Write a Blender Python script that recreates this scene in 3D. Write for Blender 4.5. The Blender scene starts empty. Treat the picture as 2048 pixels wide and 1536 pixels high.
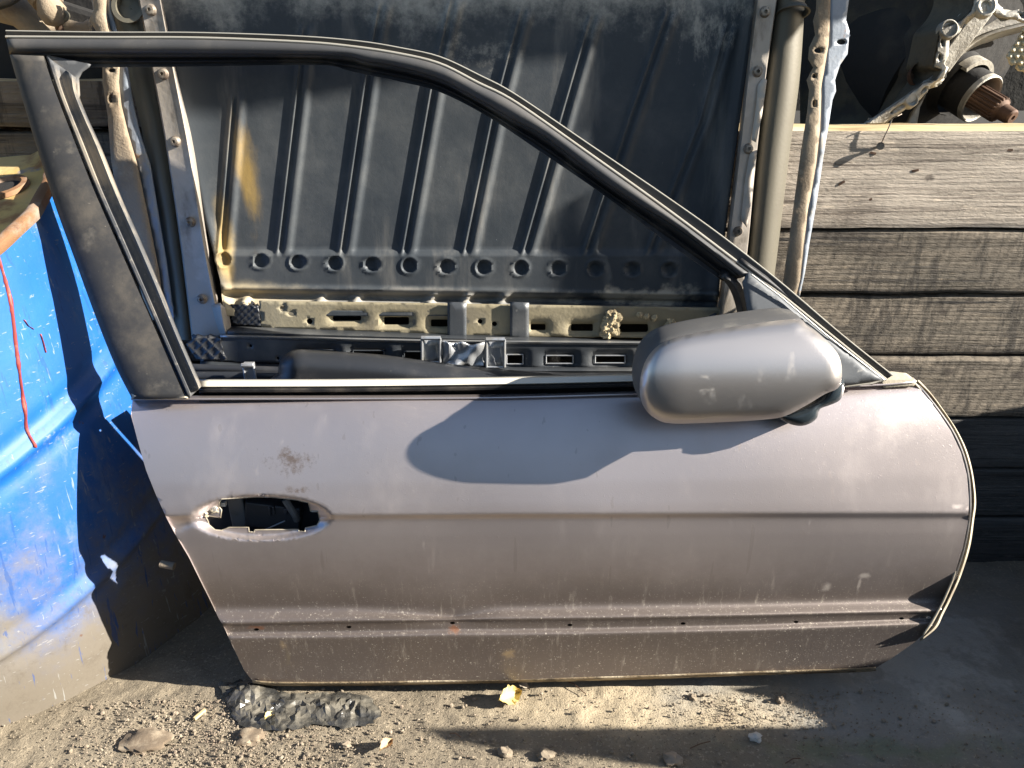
import bpy, bmesh, math, random
import numpy as np
from mathutils import Vector, Matrix, noise
from mathutils.geometry import delaunay_2d_cdt
random.seed(4); np.random.seed(4)
SC = bpy.context.scene; COL = SC.collection
# ------------------------------------------------------------------ camera, sky, sun
TH = math.radians(21); FP = 1560.0
CAM = np.array([0, -.94, .83])
FW = np.array([0, math.cos(TH), -math.sin(TH)]); UP = np.array([0, math.sin(TH), math.cos(TH)]); RT = np.array([1., 0, 0])
cd = bpy.data.cameras.new('camera'); co = bpy.data.objects.new('camera', cd); COL.objects.link(co)
cd.sensor_width = 36; cd.lens = 36*FP/2048; cd.clip_start = .02; cd.clip_end = 400
co.location = CAM; co.rotation_euler = (math.pi/2-TH, 0, 0); SC.camera = co
SUN = Vector((-.890, .180, -.418)).normalized()      # direction the light travels
w = bpy.data.worlds.new('World'); SC.world = w; w.use_nodes = True
nt = w.node_tree; bg = nt.nodes['Background']; sk = nt.nodes.new('ShaderNodeTexSky')
sk.sky_type = 'NISHITA'; sk.sun_disc = False
sk.sun_elevation = math.asin(-SUN.z); sk.sun_rotation = math.atan2(-SUN.x, -SUN.y)
nt.links.new(sk.outputs[0], bg.inputs[0]); bg.inputs[1].default_value = .05
sl = bpy.data.lights.new('sun', 'SUN'); so = bpy.data.objects.new('sun', sl); COL.objects.link(so)
sl.energy = 5; sl.angle = math.radians(.5); sl.color = (1, .94, .85)
so.rotation_euler = SUN.to_track_quat('-Z', 'Y').to_euler(); so.location = (3, -1, 3)
SC.view_settings.view_transform = 'Standard'; SC.view_settings.look = 'None'
SC.view_settings.exposure = 1.85; SC.view_settings.gamma = 1
# ------------------------------------------------------------------ surfaces the photo's outlines lie on
LEAN = math.radians(14); ND = np.array([0, -math.cos(LEAN), math.sin(LEAN)])
def ray(x, y): return FW+RT*(x-1024)/FP-UP*(y-768)/FP
def ground(x, y, z=0.):
    r = ray(x, y); return CAM+r*(z-CAM[2])/r[2]
def door(x, y, o=0.):
    o = o+.024; r = ray(x, y); return CAM+r*(o-ND@CAM)/(ND@r)
def wally(Y, k=0.):                                   # plane y = Y + k z
    n = np.array([0, -1., k])
    def f(x, y, o=0.):
        r = ray(x, y); return CAM+r*((-Y+o)-n@CAM)/(n@r)
    return f
liner_s = wally(.255, .02); wall_s = wally(.30)
def px_of(p):
    q = np.asarray(p)-CAM; z = q@FW; return 1024+FP*(q@RT)/z, 768-FP*(q@UP)/z
# ------------------------------------------------------------------ object helpers
def tag(o, label=None, cat=None, group=None, kind=None):
    if label: o['label'] = label
    if cat: o['category'] = cat
    if group: o['group'] = group
    if kind: o['kind'] = kind
    return o
def thing(name, loc, label, cat, group=None):
    o = bpy.data.objects.new(name, None); COL.objects.link(o); o.location = tuple(float(v) for v in loc); o.empty_display_size = .05
    return tag(o, label, cat, group)
def wloc(o):
    v = Vector((0, 0, 0))
    while o: v += Vector(o.location); o = o.parent
    return v
def link(name, verts, faces, m, parent=None, smooth=40, solid=0., bev=0., off=-1.):
    base = wloc(parent) if parent else None
    V = np.array([tuple(v) for v in verts], float)
    if parent is None: base = Vector(V.mean(0)); base.z = float(V[:, 2].min())
    me = bpy.data.meshes.new(name); me.from_pydata([tuple(v) for v in (V-np.array(base))], [], [tuple(f) for f in faces])
    me.validate(); me.update()
    o = bpy.data.objects.new(name, me); COL.objects.link(o)
    if parent: o.parent = parent
    else: o.location = base
    me.materials.append(m)
    if smooth:
        for p in me.polygons: p.use_smooth = True
        me.set_sharp_from_angle(angle=math.radians(smooth))
    if solid:
        s = o.modifiers.new('solid', 'SOLIDIFY'); s.thickness = solid; s.offset = off; s.use_even_offset = False
    if bev:
        b = o.modifiers.new('bev', 'BEVEL'); b.width = bev; b.segments = 2; b.limit_method = 'ANGLE'; b.angle_limit = math.radians(40)
    return o
def dens(pts, step, closed=True):
    out = []; n = len(pts)
    for i in range(n if closed else n-1):
        a = np.array(pts[i], float); b = np.array(pts[(i+1) % n], float); k = max(1, int(math.hypot(*(b-a))/step))
        for j in range(k): out.append(a+(b-a)*j/k)
    if not closed: out.append(np.array(pts[-1], float))
    return out
def smoothpoly(pts, step, closed=True):                 # Catmull-Rom through the points
    P = [np.array(p, float) for p in pts]; n = len(P); out = []
    for i in range(n if closed else n-1):
        if closed: p0, p1, p2, p3 = P[i-1], P[i], P[(i+1) % n], P[(i+2) % n]
        else: p0, p1, p2, p3 = P[max(i-1, 0)], P[i], P[i+1], P[min(i+2, n-1)]
        k = max(1, int(np.hypot(*(p2-p1))/step))
        for j in range(k):
            t = j/k; out.append(.5*((2*p1)+(-p0+p2)*t+(2*p0-5*p1+4*p2-p3)*t*t+(-p0+3*p1-3*p2+p3)*t**3))
    if not closed: out.append(P[-1])
    return out
def inside(P, poly):
    x, y = P[:, 0], P[:, 1]; r = np.zeros(len(P), bool); n = len(poly)
    for i in range(n):
        x1, y1 = poly[i]; x2, y2 = poly[(i+1) % n]
        if y1 == y2: continue
        c = ((y1 > y) != (y2 > y)) & (x < (x2-x1)*(y-y1)/(y2-y1)+x1); r ^= c
    return r
def edged(P, poly):
    d = np.full(len(P), 1e9); n = len(poly)
    for i in range(n):
        a = np.array(poly[i], float); b = np.array(poly[(i+1) % n], float); ab = b-a; L = ab@ab
        if L < 1e-9: continue
        t = np.clip(((P-a)@ab)/L, 0, 1); q = a+t[:, None]*ab; d = np.minimum(d, np.hypot(*(P-q).T))
    return d
def sheet(name, outline, surf, off, m, parent=None, holes=(), step=12, ystep=None, estep=None, solid=.002, rows=None, smooth=35, bev=0., extra=None, skip=None):
    """cut-out sheet: outline and holes traced, laid on a surface, relief given by off(P, d)"""
    estep = estep or step; ystep = ystep or step
    loops = [dens(outline, estep)]+[dens(h, max(2., estep*.5)) for h in holes]
    co = []; ed = []
    for lp in loops:
        s = len(co); co += [tuple(p) for p in lp]; ed += [(s+i, s+(i+1) % len(lp)) for i in range(len(lp))]
    O = np.array(loops[0]); x0, y0 = O.min(0); x1, y1 = O.max(0)
    gx = np.arange(x0+step*.5, x1, step)
    gy = np.arange(y0+ystep*.5, y1, ystep)
    if skip: gy = gy[~skip(gy)]
    X, Y = np.meshgrid(gx, gy)
    if rows is not None:
        Y = np.stack([rows(gx, yy) for yy in gy])
    G = np.stack([X.ravel(), Y.ravel()], 1)
    if extra is not None: G = np.vstack([G, np.array(extra)])
    k = inside(G, outline) & (edged(G, outline) > min(step, ystep)*.45)
    for h in holes: k &= ~inside(G, h) & (edged(G, h) > 1.5)
    G = G[k]
    co += [tuple(p) for p in G]
    vs, es, fs, _, _, _ = delaunay_2d_cdt([Vector(c) for c in co], ed, [], 0, 1e-4)
    P = np.array([tuple(v) for v in vs]); F = [tuple(f) for f in fs]
    C = np.array([P[list(f)].mean(0) for f in F]); kk = inside(C, [tuple(p) for p in loops[0]])
    for h in holes: kk &= ~inside(C, h)
    F = [f for f, q in zip(F, kk) if q]
    used = sorted({i for f in F for i in f}); mp = {i: j for j, i in enumerate(used)}; P = P[used]; F = [tuple(mp[i] for i in f) for f in F]
    D = edged(P, outline) if len(outline) < 400 else None
    H = off(P, D) if callable(off) else np.full(len(P), float(off))
    V = [surf(p[0], p[1], h) for p, h in zip(P, H)]
    # face the camera
    f = F[0]; a, b, c = (np.array(V[i]) for i in f[:3])
    if np.cross(b-a, c-a) @ (CAM-a) < 0: F = [t[::-1] for t in F]
    return link(name, V, F, m, parent, smooth, solid, bev)
def loft(name, guides, offs, surf, m, parent=None, n=60, solid=0., smooth=30, sm=True):
    """surface stretched over several traced lines, each with its own height off the surface"""
    rows = []
    for g, o in zip(guides, offs):
        q = np.array(smoothpoly(g, 6, False) if sm else dens(g, 6, False)); s = np.r_[0, np.cumsum(np.hypot(*np.diff(q, axis=0).T))]
        t = np.linspace(0, s[-1], n); x = np.interp(t, s, q[:, 0]); y = np.interp(t, s, q[:, 1])
        oo = o if hasattr(o, '__len__') else [o, o]
        of = np.interp(np.linspace(0, 1, n), np.linspace(0, 1, len(oo)), oo)
        rows.append([surf(a, b, c) for a, b, c in zip(x, y, of)])
    V = [p for r in rows for p in r]; F = []
    for i in range(len(rows)-1):
        for j in range(n-1): F.append((i*n+j, (i+1)*n+j, (i+1)*n+j+1, i*n+j+1))
    f = F[len(F)//2]; a, b, c = (np.array(V[i]) for i in f[:3])
    if np.cross(b-a, c-a) @ (CAM-a) < 0: F = [t[::-1] for t in F]
    return link(name, V, F, m, parent, smooth, solid)
def tube_mesh(path, r, k=10, caps=True):
    P = [Vector(tuple(p)) for p in path]; n = len(P); V = []; F = []
    up = None
    for i, p in enumerate(P):
        t = (P[min(i+1, n-1)]-P[max(i-1, 0)]).normalized()
        if up is None: up = t.orthogonal().normalized()
        up = (up-t*up.dot(t)).normalized(); s = t.cross(up); rr = r[i] if hasattr(r, '__len__') else r
        for j in range(k):
            a = 2*math.pi*j/k; V.append(p+(up*math.cos(a)+s*math.sin(a))*rr)
    for i in range(n-1):
        for j in range(k): F.append((i*k+j, i*k+(j+1) % k, (i+1)*k+(j+1) % k, (i+1)*k+j))
    if caps: F += [tuple(range(k))[::-1], tuple((n-1)*k+j for j in range(k))]
    return V, F
def revolve(prof, c, ax, k=32, a0=0., a1=2*math.pi, fn=None):
    ax = Vector(tuple(ax)).normalized(); u = Vector((0, 1, 0)).cross(ax)
    if u.length < .1: u = Vector((1, 0, 0)).cross(ax)
    u.normalize(); v = ax.cross(u); c = Vector(tuple(c)); V = []; F = []; full = abs(a1-a0-2*math.pi) < 1e-6
    kk = k if full else k+1
    for h, r in prof:
        for j in range(kk):
            a = a0+(a1-a0)*j/k; rr = r+(fn(h, a) if fn else 0); V.append(c+ax*h+(u*math.cos(a)+v*math.sin(a))*rr)
    for i in range(len(prof)-1):
        for j in range(k):
            j2 = (j+1) % k if full else j+1; F.append((i*kk+j, i*kk+j2, (i+1)*kk+j2, (i+1)*kk+j))
    return V, F
def box(c, s, R=None, jit=0.):
    c = Vector(tuple(c)); V = []
    for x in (-1, 1):
        for y in (-1, 1):
            for z in (-1, 1):
                p = Vector((x*s[0]/2, y*s[1]/2, z*s[2]/2)); p = (R @ p) if R else p; V.append(c+p)
    return V, [(0, 1, 3, 2), (4, 6, 7, 5), (0, 4, 5, 1), (2, 3, 7, 6), (0, 2, 6, 4), (1, 5, 7, 3)]
def join(*ms):
    V = []; F = []
    for v, f in ms: n = len(V); V += list(v); F += [tuple(i+n for i in t) for t in f]
    return V, F
def nz(p, s, oct=4):
    return noise.fractal(Vector((float(p[0])*s, float(p[1])*s, float(p[2])*s if len(p) > 2 else 0)), 1, 2, oct)
# ------------------------------------------------------------------ materials
def mat(name, col, rough=.6, metal=0., layers=(), bumps=(), spec=.5, coat=0.):
    """layers: dict(c, s, lo, hi, st, d, r, m, spot, zr, w) mixed over the base by world-position noise"""
    m = bpy.data.materials.new(name); m.use_nodes = True; t = m.node_tree; N = t.nodes; L = t.links; b = N['Principled BSDF']
    geo = N.new('ShaderNodeNewGeometry'); pos = geo.outputs['Position']
    def rgb(c): n = N.new('ShaderNodeRGB'); n.outputs[0].default_value = (*c, 1); return n.outputs[0]
    def val(c): n = N.new('ShaderNodeValue'); n.outputs[0].default_value = c; return n.outputs[0]
    def ma(op, a, b2=None, cl=False):
        n = N.new('ShaderNodeMath'); n.operation = op; n.use_clamp = cl
        for i, q in enumerate((a, b2)):
            if q is None: continue
            if isinstance(q, (int, float)): n.inputs[i].default_value = q
            else: L.new(q, n.inputs[i])
        return n.outputs[0]
    def mapped(st, rot=(0, 0, 0)):
        n = N.new('ShaderNodeMapping'); n.vector_type = 'POINT'; n.inputs['Scale'].default_value = st; n.inputs['Rotation'].default_value = rot
        L.new(pos, n.inputs[0]); return n.outputs[0]
    def noi(s, d=5, st=(1, 1, 1), rot=(0, 0, 0), rg=.55, kind='n', dist=0.):
        v = mapped(st, rot)
        if kind == 'v':
            n = N.new('ShaderNodeTexVoronoi'); n.inputs['Scale'].default_value = s; L.new(v, n.inputs['Vector']); return n.outputs['Distance']
        if kind == 'w':
            n = N.new('ShaderNodeTexWave'); n.inputs['Scale'].default_value = s; n.inputs['Distortion'].default_value = dist; n.inputs['Detail'].default_value = 3
            n.bands_direction = 'Z'; n.inputs['Detail Scale'].default_value = 1.5; L.new(v, n.inputs['Vector']); return n.outputs['Fac']
        n = N.new('ShaderNodeTexNoise'); n.inputs['Scale'].default_value = s; n.inputs['Detail'].default_value = d; n.inputs['Roughness'].default_value = rg
        n.inputs['Distortion'].default_value = dist
        L.new(v, n.inputs['Vector']); return n.outputs['Fac']
    def ramp(f, lo, hi):
        n = N.new('ShaderNodeMapRange'); n.interpolation_type = 'SMOOTHSTEP'; L.new(f, n.inputs[0]); n.inputs[1].default_value = lo; n.inputs[2].default_value = hi; n.clamp = True
        return n.outputs[0]
    def mix(f, a, b2, color=True):
        n = N.new('ShaderNodeMix'); n.data_type = 'RGBA' if color else 'FLOAT'; i = 6 if color else 2
        L.new(f, n.inputs[0]); L.new(a, n.inputs[i]); L.new(b2, n.inputs[i+1]); return n.outputs[2 if color else 0]
    c = rgb(col); r = val(rough); me = val(metal)
    for l in layers:
        f = noi(l.get('s', 10), l.get('d', 6), l.get('st', (1, 1, 1)), l.get('rot', (0, 0, 0)), l.get('rg', .6), l.get('k', 'n'), l.get('dist', 0.))
        if 'spot' in l:                                   # a stain or a patch of painted light with a place and a ragged edge
            (sx, sy, sz), (rx, ry, rz) = l['spot']
            vs = N.new('ShaderNodeVectorMath'); vs.operation = 'SUBTRACT'; L.new(pos, vs.inputs[0]); vs.inputs[1].default_value = (sx, sy, sz)
            vd = N.new('ShaderNodeVectorMath'); vd.operation = 'DIVIDE'; L.new(vs.outputs[0], vd.inputs[0]); vd.inputs[1].default_value = (rx, ry, rz)
            vl = N.new('ShaderNodeVectorMath'); vl.operation = 'LENGTH'; L.new(vd.outputs[0], vl.inputs[0])
            g = ma('SUBTRACT', 1.0, vl.outputs['Value']); f = ma('ADD', g, ma('MULTIPLY', ma('SUBTRACT', f, .5), l.get('rag', 2.)))
            f = ramp(f, l.get('lo', 0), l.get('hi', .3))
        elif 'ax' in l:                                   # band along an axis with a noisy edge
            sp = N.new('ShaderNodeSeparateXYZ'); L.new(pos, sp.inputs[0]); q = sp.outputs[l['ax']]
            f = ma('ADD', q, ma('MULTIPLY', ma('SUBTRACT', f, .5), l.get('rag', .1))); f = ramp(f, l['lo'], l['hi'])
        else: f = ramp(f, l.get('lo', .5), l.get('hi', .6))
        if 'zr' in l:
            sp = N.new('ShaderNodeSeparateXYZ'); L.new(pos, sp.inputs[0]); f = ma('MULTIPLY', f, ramp(sp.outputs[2], *l['zr']))
        if 'w' in l: f = ma('MULTIPLY', f, l['w'])
        c = mix(f, c, rgb(l['c'])) if 'c' in l else c
        if 'r' in l: r = mix(f, r, val(l['r']), False)
        if 'm' in l: me = mix(f, me, val(l['m']), False)
    L.new(c, b.inputs['Base Color']); L.new(r, b.inputs['Roughness']); L.new(me, b.inputs['Metallic'])
    b.inputs['Specular IOR Level'].default_value = spec; b.inputs['Coat Weight'].default_value = coat; b.inputs['Coat Roughness'].default_value = .15
    prev = None
    for q in bumps:
        h = noi(q.get('s', 100), q.get('d', 4), q.get('st', (1, 1, 1)), q.get('rot', (0, 0, 0)), q.get('rg', .6), q.get('k', 'n'), q.get('dist', 0.))
        if 'lo' in q: h = ramp(h, q['lo'], q['hi'])
        n = N.new('ShaderNodeBump'); n.inputs['Strength'].default_value = q.get('w', 1.); n.inputs['Distance'].default_value = q.get('h', .001); L.new(h, n.inputs['Height'])
        if prev: L.new(prev, n.inputs['Normal'])
        prev = n.outputs[0]
    if prev: L.new(prev, b.inputs['Normal'])
    return m
DUST = (.36, .30, .22)
def spot(x, y, surf, o, rx, ry): p = surf(x, y, o); return (tuple(float(v) for v in p), (rx, .25, ry))
M = {}
M['paint'] = mat('door_paint', (.55, .485, .468), .36, .80, [
    dict(c=(.36, .32, .30), s=5, d=8, lo=.42, hi=.75, w=.30, r=.5, m=.6),
    dict(c=(.46, .42, .37), s=14, d=9, rg=.7, st=(1, 1, .22), lo=.5, hi=.82, w=.2, r=.65, m=.1),
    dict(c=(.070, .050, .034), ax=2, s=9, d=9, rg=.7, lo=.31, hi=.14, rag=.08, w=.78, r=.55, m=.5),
    dict(c=(.50, .46, .39), s=520, d=2, lo=.68, hi=.76, w=.45, r=.8, m=0), dict(c=(.62, .56, .46), s=380, d=3, lo=.62, hi=.70, w=.7, r=.8, m=0, zr=(.24, .10)), dict(c=(.55, .49, .40), s=110, d=9, rg=.8, st=(1, 1, .10), lo=.54, hi=.72, w=.5, r=.8, m=.1, zr=(.30, .12)),
    dict(c=(.20, .17, .15), s=70, d=2, st=(1, 1, .06), rot=(0, .3, 0), lo=.69, hi=.71, w=.25, r=.6),
    dict(c=(.50, .45, .38), s=90, d=8, rg=.75, st=(1, 1, .22), lo=.60, hi=.72, w=.22, r=.7, m=.1),
    dict(c=(.13, .085, .055), s=70, d=9, rg=.75, spot=spot(580, 925, door, .08, .045, .022), rag=3.4, lo=.3, hi=1.1, w=.75, r=.6),
    dict(c=(.13, .085, .055), s=70, d=9, rg=.75, spot=spot(598, 978, door, .08, .022, .009), rag=3.4, lo=.3, hi=1.1, w=.75, r=.6),
    dict(c=(.36, .26, .14), s=80, d=9, rg=.75, spot=spot(1018, 1325, door, .06, .018, .02), rag=2.2, lo=.3, hi=1.1, w=.9, r=.9, m=.3),
    dict(c=(.36, .26, .14), s=80, d=9, rg=.75, spot=spot(560, 1305, door, .06, .008, .014), rag=1.5, lo=.2, hi=.9, w=.6, r=.9, m=0),
    dict(c=(.16, .065, .03), s=110, d=9, rg=.75, spot=spot(513, 1259, door, .05, .018, .006), rag=2.5, lo=.1, hi=.8, w=.9, r=.9, m=0),
    dict(c=(.16, .065, .03), s=110, d=9, rg=.75, spot=spot(908, 1258, door, .05, .013, .008), rag=2.6, lo=.1, hi=.8, w=.9, r=.9, m=0),
    dict(c=(.44, .40, .35), s=60, d=8, spot=spot(1740, 1168, door, .07, .013, .007), rag=1.6, lo=.1, hi=.8, w=.5, r=.9, m=0),
    dict(c=(.44, .40, .35), s=60, d=8, spot=spot(1733, 1192, door, .07, .003, .022), rag=2., lo=.1, hi=.9, w=.45, r=.9, m=0),
    dict(c=(.44, .40, .35), s=60, d=8, spot=spot(1668, 1195, door, .07, .012, .014), rag=1.5, lo=.1, hi=.9, w=.6, r=.9, m=0),
    dict(c=(.55, .50, .42), s=18, spot=spot(1800, 850, door, .08, .10, .06), rag=3., lo=.3, hi=1.6, w=.3, d=9, rg=.75, r=.7, m=0),
    dict(c=(.5, .47, .42), s=60, spot=spot(1908, 1008, door, .07, .010, .005), rag=2.5, d=9, lo=.2, hi=1., w=.5, r=.9, m=0),
    ], [dict(s=700, d=2, h=.0003, w=.25), dict(s=300, d=3, h=.0004, w=.22, lo=.62, hi=.75)], coat=.25)
M['mirror_paint'] = mat('mirror_paint', (.58, .54, .51), .36, .85, [
    dict(c=(.46, .43, .38), s=40, st=(1, 1, .4), lo=.62, hi=.8, w=.5, r=.6, m=.1),
    dict(c=(.60, .56, .45), s=70, spot=spot(1403, 768, door, .16, .020, .005), rag=3.4, d=9, lo=.5, hi=1.5, w=.4, r=.8, m=0),
    dict(c=(.60, .56, .45), s=70, spot=spot(1405, 742, door, .16, .012, .006), rag=3.6, d=9, lo=.5, hi=1.5, w=.35, r=.8, m=0),
    dict(c=(.55, .5, .42), s=90, spot=spot(1410, 790, door, .18, .015, .03), rag=3.5, d=9, lo=.7, hi=1.6, w=.35, r=.8, m=0),
    ], [dict(s=900, d=2, h=.0003, w=.2)], coat=.4)
M['black_trim'] = mat('black_trim', (.026, .026, .027), .7, 0, [
    dict(c=(.16, .135, .10), s=9, d=9, rg=.7, lo=.44, hi=.74, w=.5, r=.85), dict(c=(.26, .23, .18), s=28, lo=.58, hi=.8, w=.38, r=.9),
    dict(c=(.35, .31, .25), s=170, lo=.68, hi=.76, w=.5, r=.9)], [dict(s=300, h=.0003, w=.3)])
M['rail'] = mat('rail_trim', (.045, .045, .046), .62, 0, [
    dict(c=(.17, .15, .125), s=12, lo=.44, hi=.8, w=.35, r=.7), dict(c=(.35, .31, .25), s=140, lo=.66, hi=.76, w=.4, r=.9)], [dict(s=400, h=.0003, w=.25)])
M['bead'] = mat('dusty_bead', (.36, .34, .29), .4, .2, [dict(c=(.3, .27, .22), s=30, lo=.5, hi=.7, w=.6)])
M['rubber'] = mat('black_rubber', (.012, .012, .013), .5, 0, [dict(c=(.18, .15, .11), s=16, st=(1, 1, 1), lo=.48, hi=.75, w=.4, r=.9)], [dict(s=200, h=.0006, w=.3)])
M['channel'] = mat('grey_channel', (.075, .077, .08), .68, 0, [dict(c=(.33, .28, .21), s=13, lo=.47, hi=.66, w=.65, r=.9), dict(c=(.42, .38, .31), s=90, lo=.6, hi=.72, w=.5, r=.9)], [dict(s=300, h=.0004, w=.4)])
M['belt'] = mat('belt_strip', (.60, .56, .47), .45, 0, [dict(c=(.34, .31, .26), s=24, st=(.3, 1, 1), lo=.5, hi=.72, w=.6, r=.6)], [dict(s=300, h=.0003, w=.3)])
M['sail'] = mat('sail_trim', (.085, .092, .10), .6, 0, [dict(c=(.30, .29, .26), s=8, lo=.45, hi=.85, w=.35, r=.6), dict(c=(.40, .38, .33), s=60, lo=.62, hi=.75, w=.5, r=.8)], [dict(s=500, h=.0002, w=.3)])
M['foot'] = mat('mirror_foot', (.022, .030, .036), .22, 0, [dict(c=(.3, .3, .28), s=30, lo=.55, hi=.8, w=.3, r=.6)])
M['seal'] = mat('door_edge', (.42, .37, .28), .6, .1, [dict(c=(.13, .10, .07), s=18, lo=.48, hi=.66, w=.7), dict(c=(.55, .52, .46), s=60, lo=.6, hi=.7, w=.5)], [dict(s=120, h=.001, w=.6)])
M['inner'] = mat('door_inner', (.045, .048, .055), .45, .2, [dict(c=(.10, .09, .08), s=18, lo=.5, hi=.8, w=.5)], [])
M['inner2'] = mat('latch_metal', (.22, .23, .24), .4, .4, [dict(c=(.12, .10, .08), s=40, lo=.5, hi=.7, w=.7)], [])
M['white'] = mat('white_plastic', (.55, .55, .52), .5, 0, [dict(c=(.25, .2, .15), s=60, lo=.45, hi=.7, w=.7)], [])
M['liner'] = mat('liner_black', (.044, .051, .058), .5, .0, [
    dict(c=(.12, .123, .12), s=6, d=9, rg=.7, lo=.42, hi=.8, w=.6, r=.7),
    dict(c=(.20, .19, .17), s=26, st=(1, 1, .18), lo=.52, hi=.78, w=.5, r=.75),
    dict(c=(.48, .46, .40), ax=2, s=11, d=9, rg=.75, rag=.22, lo=.90, hi=.98, w=.8, r=.9, m=0),
    dict(c=(.42, .39, .33), s=17, d=10, rg=.78, st=(1.3, 1, .6), spot=spot(1430, 40, liner_s, 0, .10, .10), rag=5., lo=.4, hi=1.2, w=.7, r=.9, m=0),
    dict(c=(.42, .39, .33), s=20, d=10, rg=.78, spot=spot(940, 105, liner_s, 0, .10, .035), rag=4.5, lo=.4, hi=1.3, w=.6, r=.9, m=0),
    dict(c=(.42, .27, .07), s=11, st=(1.6, 1, .5), spot=spot(490, 345, liner_s, 0, .034, .17), rag=2.6, lo=.25, hi=1.1, w=.75, r=.9, m=0),
    dict(c=(.40, .28, .10), s=11, spot=spot(445, 500, liner_s, 0, .025, .12), rag=1.2, lo=.2, hi=1., w=.8, r=.9, m=0),
    dict(c=(.44, .36, .22), s=12, spot=spot(500, 602, liner_s, 0, .17, .035), rag=1.5, lo=.1, hi=.9, w=.9, r=.9, m=0),
    dict(c=(.42, .38, .30), s=18, spot=spot(1300, 600, liner_s, 0, .17, .03), rag=2.8, lo=.3, hi=.8, w=.75, r=.9, m=0),
    dict(c=(.30, .28, .24), s=18, spot=spot(800, 600, liner_s, 0, .4, .022), rag=1.5, lo=.1, hi=.8, w=.8, r=.9, m=0),
    dict(c=(.5, .5, .48), s=260, lo=.72, hi=.78, w=.5, r=.9)],
    [dict(s=400, h=.0004, w=.35), dict(s=14, h=.004, w=.25)], spec=.22)
M['strip'] = mat('beige_strip', (.40, .355, .30), .55, .25, [dict(c=(.12, .10, .075), s=22, st=(1, 1, .35), lo=.47, hi=.64, w=.8, r=.8), dict(c=(.56, .50, .44), s=9, lo=.5, hi=.6, w=.5)], [dict(s=160, h=.0008, w=.5)])
M['tube'] = mat('dull_tube', (.105, .095, .07), .55, .2, [dict(c=(.19, .17, .12), s=5, st=(1, 1, .3), lo=.42, hi=.7, w=.6), dict(c=(.09, .08, .06), s=22, lo=.52, hi=.7, w=.5), dict(c=(.35, .2, .08), s=18, lo=.63, hi=.75, w=.5)], [dict(s=240, h=.0005, w=.4)])
M['bracket'] = mat('sandy_bracket', (.27, .215, .15), .9, 0, [dict(c=(.19, .14, .09), s=12, lo=.45, hi=.65, w=.6), dict(c=(.36, .31, .23), s=60, lo=.55, hi=.7, w=.5)], [dict(s=260, d=6, h=.0012, w=.9)])
M['galv'] = mat('pale_flange', (.24, .27, .31), .55, .1, [dict(c=(.35, .30, .22), s=20, lo=.53, hi=.66, w=.7), dict(c=(.30, .14, .06), s=33, lo=.62, hi=.7, w=.7), dict(c=(.14, .15, .17), s=14, lo=.6, hi=.72, w=.5)], [dict(s=120, h=.001, w=.6)])
M['bolt'] = mat('rivet', (.30, .26, .21), .5, .5, [dict(c=(.1, .07, .05), s=90, lo=.45, hi=.6, w=.8)], [])
M['beamtan'] = mat('beam_tan', (.235, .20, .125), .75, 0, [dict(c=(.16, .14, .10), s=22, lo=.5, hi=.68, w=.7), dict(c=(.05, .055, .06), s=34, lo=.62, hi=.68, w=.8), dict(c=(.30, .27, .19), s=7, lo=.45, hi=.7, w=.5)], [dict(s=150, h=.001, w=.6)])
M['beamblk'] = mat('beam_black', (.050, .056, .063), .42, .2, [dict(c=(.20, .195, .18), s=11, lo=.42, hi=.8, w=.5, r=.7), dict(c=(.34, .33, .30), s=120, lo=.64, hi=.74, w=.5, r=.9)], [dict(s=300, h=.0005, w=.4)])
M['plastic'] = mat('black_plastic', (.022, .024, .028), .42, 0, [dict(c=(.12, .11, .10), s=14, lo=.45, hi=.8, w=.4, r=.7), dict(c=(.3, .28, .24), s=260, lo=.68, hi=.75, w=.5, r=.9)], [dict(s=500, h=.0003, w=.4)])
M['clip'] = mat('clip_metal', (.44, .45, .46), .35, .6, [dict(c=(.2, .18, .14), s=40, lo=.5, hi=.68, w=.6, r=.7)], [dict(s=60, h=.002, w=.3)])
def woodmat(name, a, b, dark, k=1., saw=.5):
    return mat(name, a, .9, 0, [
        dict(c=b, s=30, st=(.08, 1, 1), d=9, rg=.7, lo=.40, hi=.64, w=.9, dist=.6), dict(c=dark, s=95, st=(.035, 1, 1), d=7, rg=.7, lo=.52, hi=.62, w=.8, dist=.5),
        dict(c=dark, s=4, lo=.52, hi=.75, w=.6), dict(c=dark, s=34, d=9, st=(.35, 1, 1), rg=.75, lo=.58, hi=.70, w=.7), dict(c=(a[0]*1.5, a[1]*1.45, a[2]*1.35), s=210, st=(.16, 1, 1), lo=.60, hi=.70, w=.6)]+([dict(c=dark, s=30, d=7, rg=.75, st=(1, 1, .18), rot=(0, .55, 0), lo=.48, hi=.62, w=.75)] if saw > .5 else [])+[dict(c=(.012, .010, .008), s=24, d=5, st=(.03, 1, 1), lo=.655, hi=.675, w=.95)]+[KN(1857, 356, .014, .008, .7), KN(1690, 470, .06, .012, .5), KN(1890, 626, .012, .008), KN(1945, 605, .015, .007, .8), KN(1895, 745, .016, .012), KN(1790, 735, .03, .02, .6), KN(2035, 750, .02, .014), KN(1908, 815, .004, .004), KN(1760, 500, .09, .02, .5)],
        [dict(s=44, k='w', dist=9., st=(.05, 1, 1), h=.0012*k, w=.35), dict(s=190, st=(.07, 1, 1), d=7, rg=.7, h=.0022*k, w=1.), dict(s=30, st=(.12, 1, 1), d=6, h=.006*k, w=.6),
         dict(s=17, k='w', dist=3.5, st=(1, 1, 1), rot=(0, math.radians(62), 0), h=.0010*k*saw, w=.5), dict(s=420, st=(.3, 1, 1), d=4, h=.0014*k, w=.9)])
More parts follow.
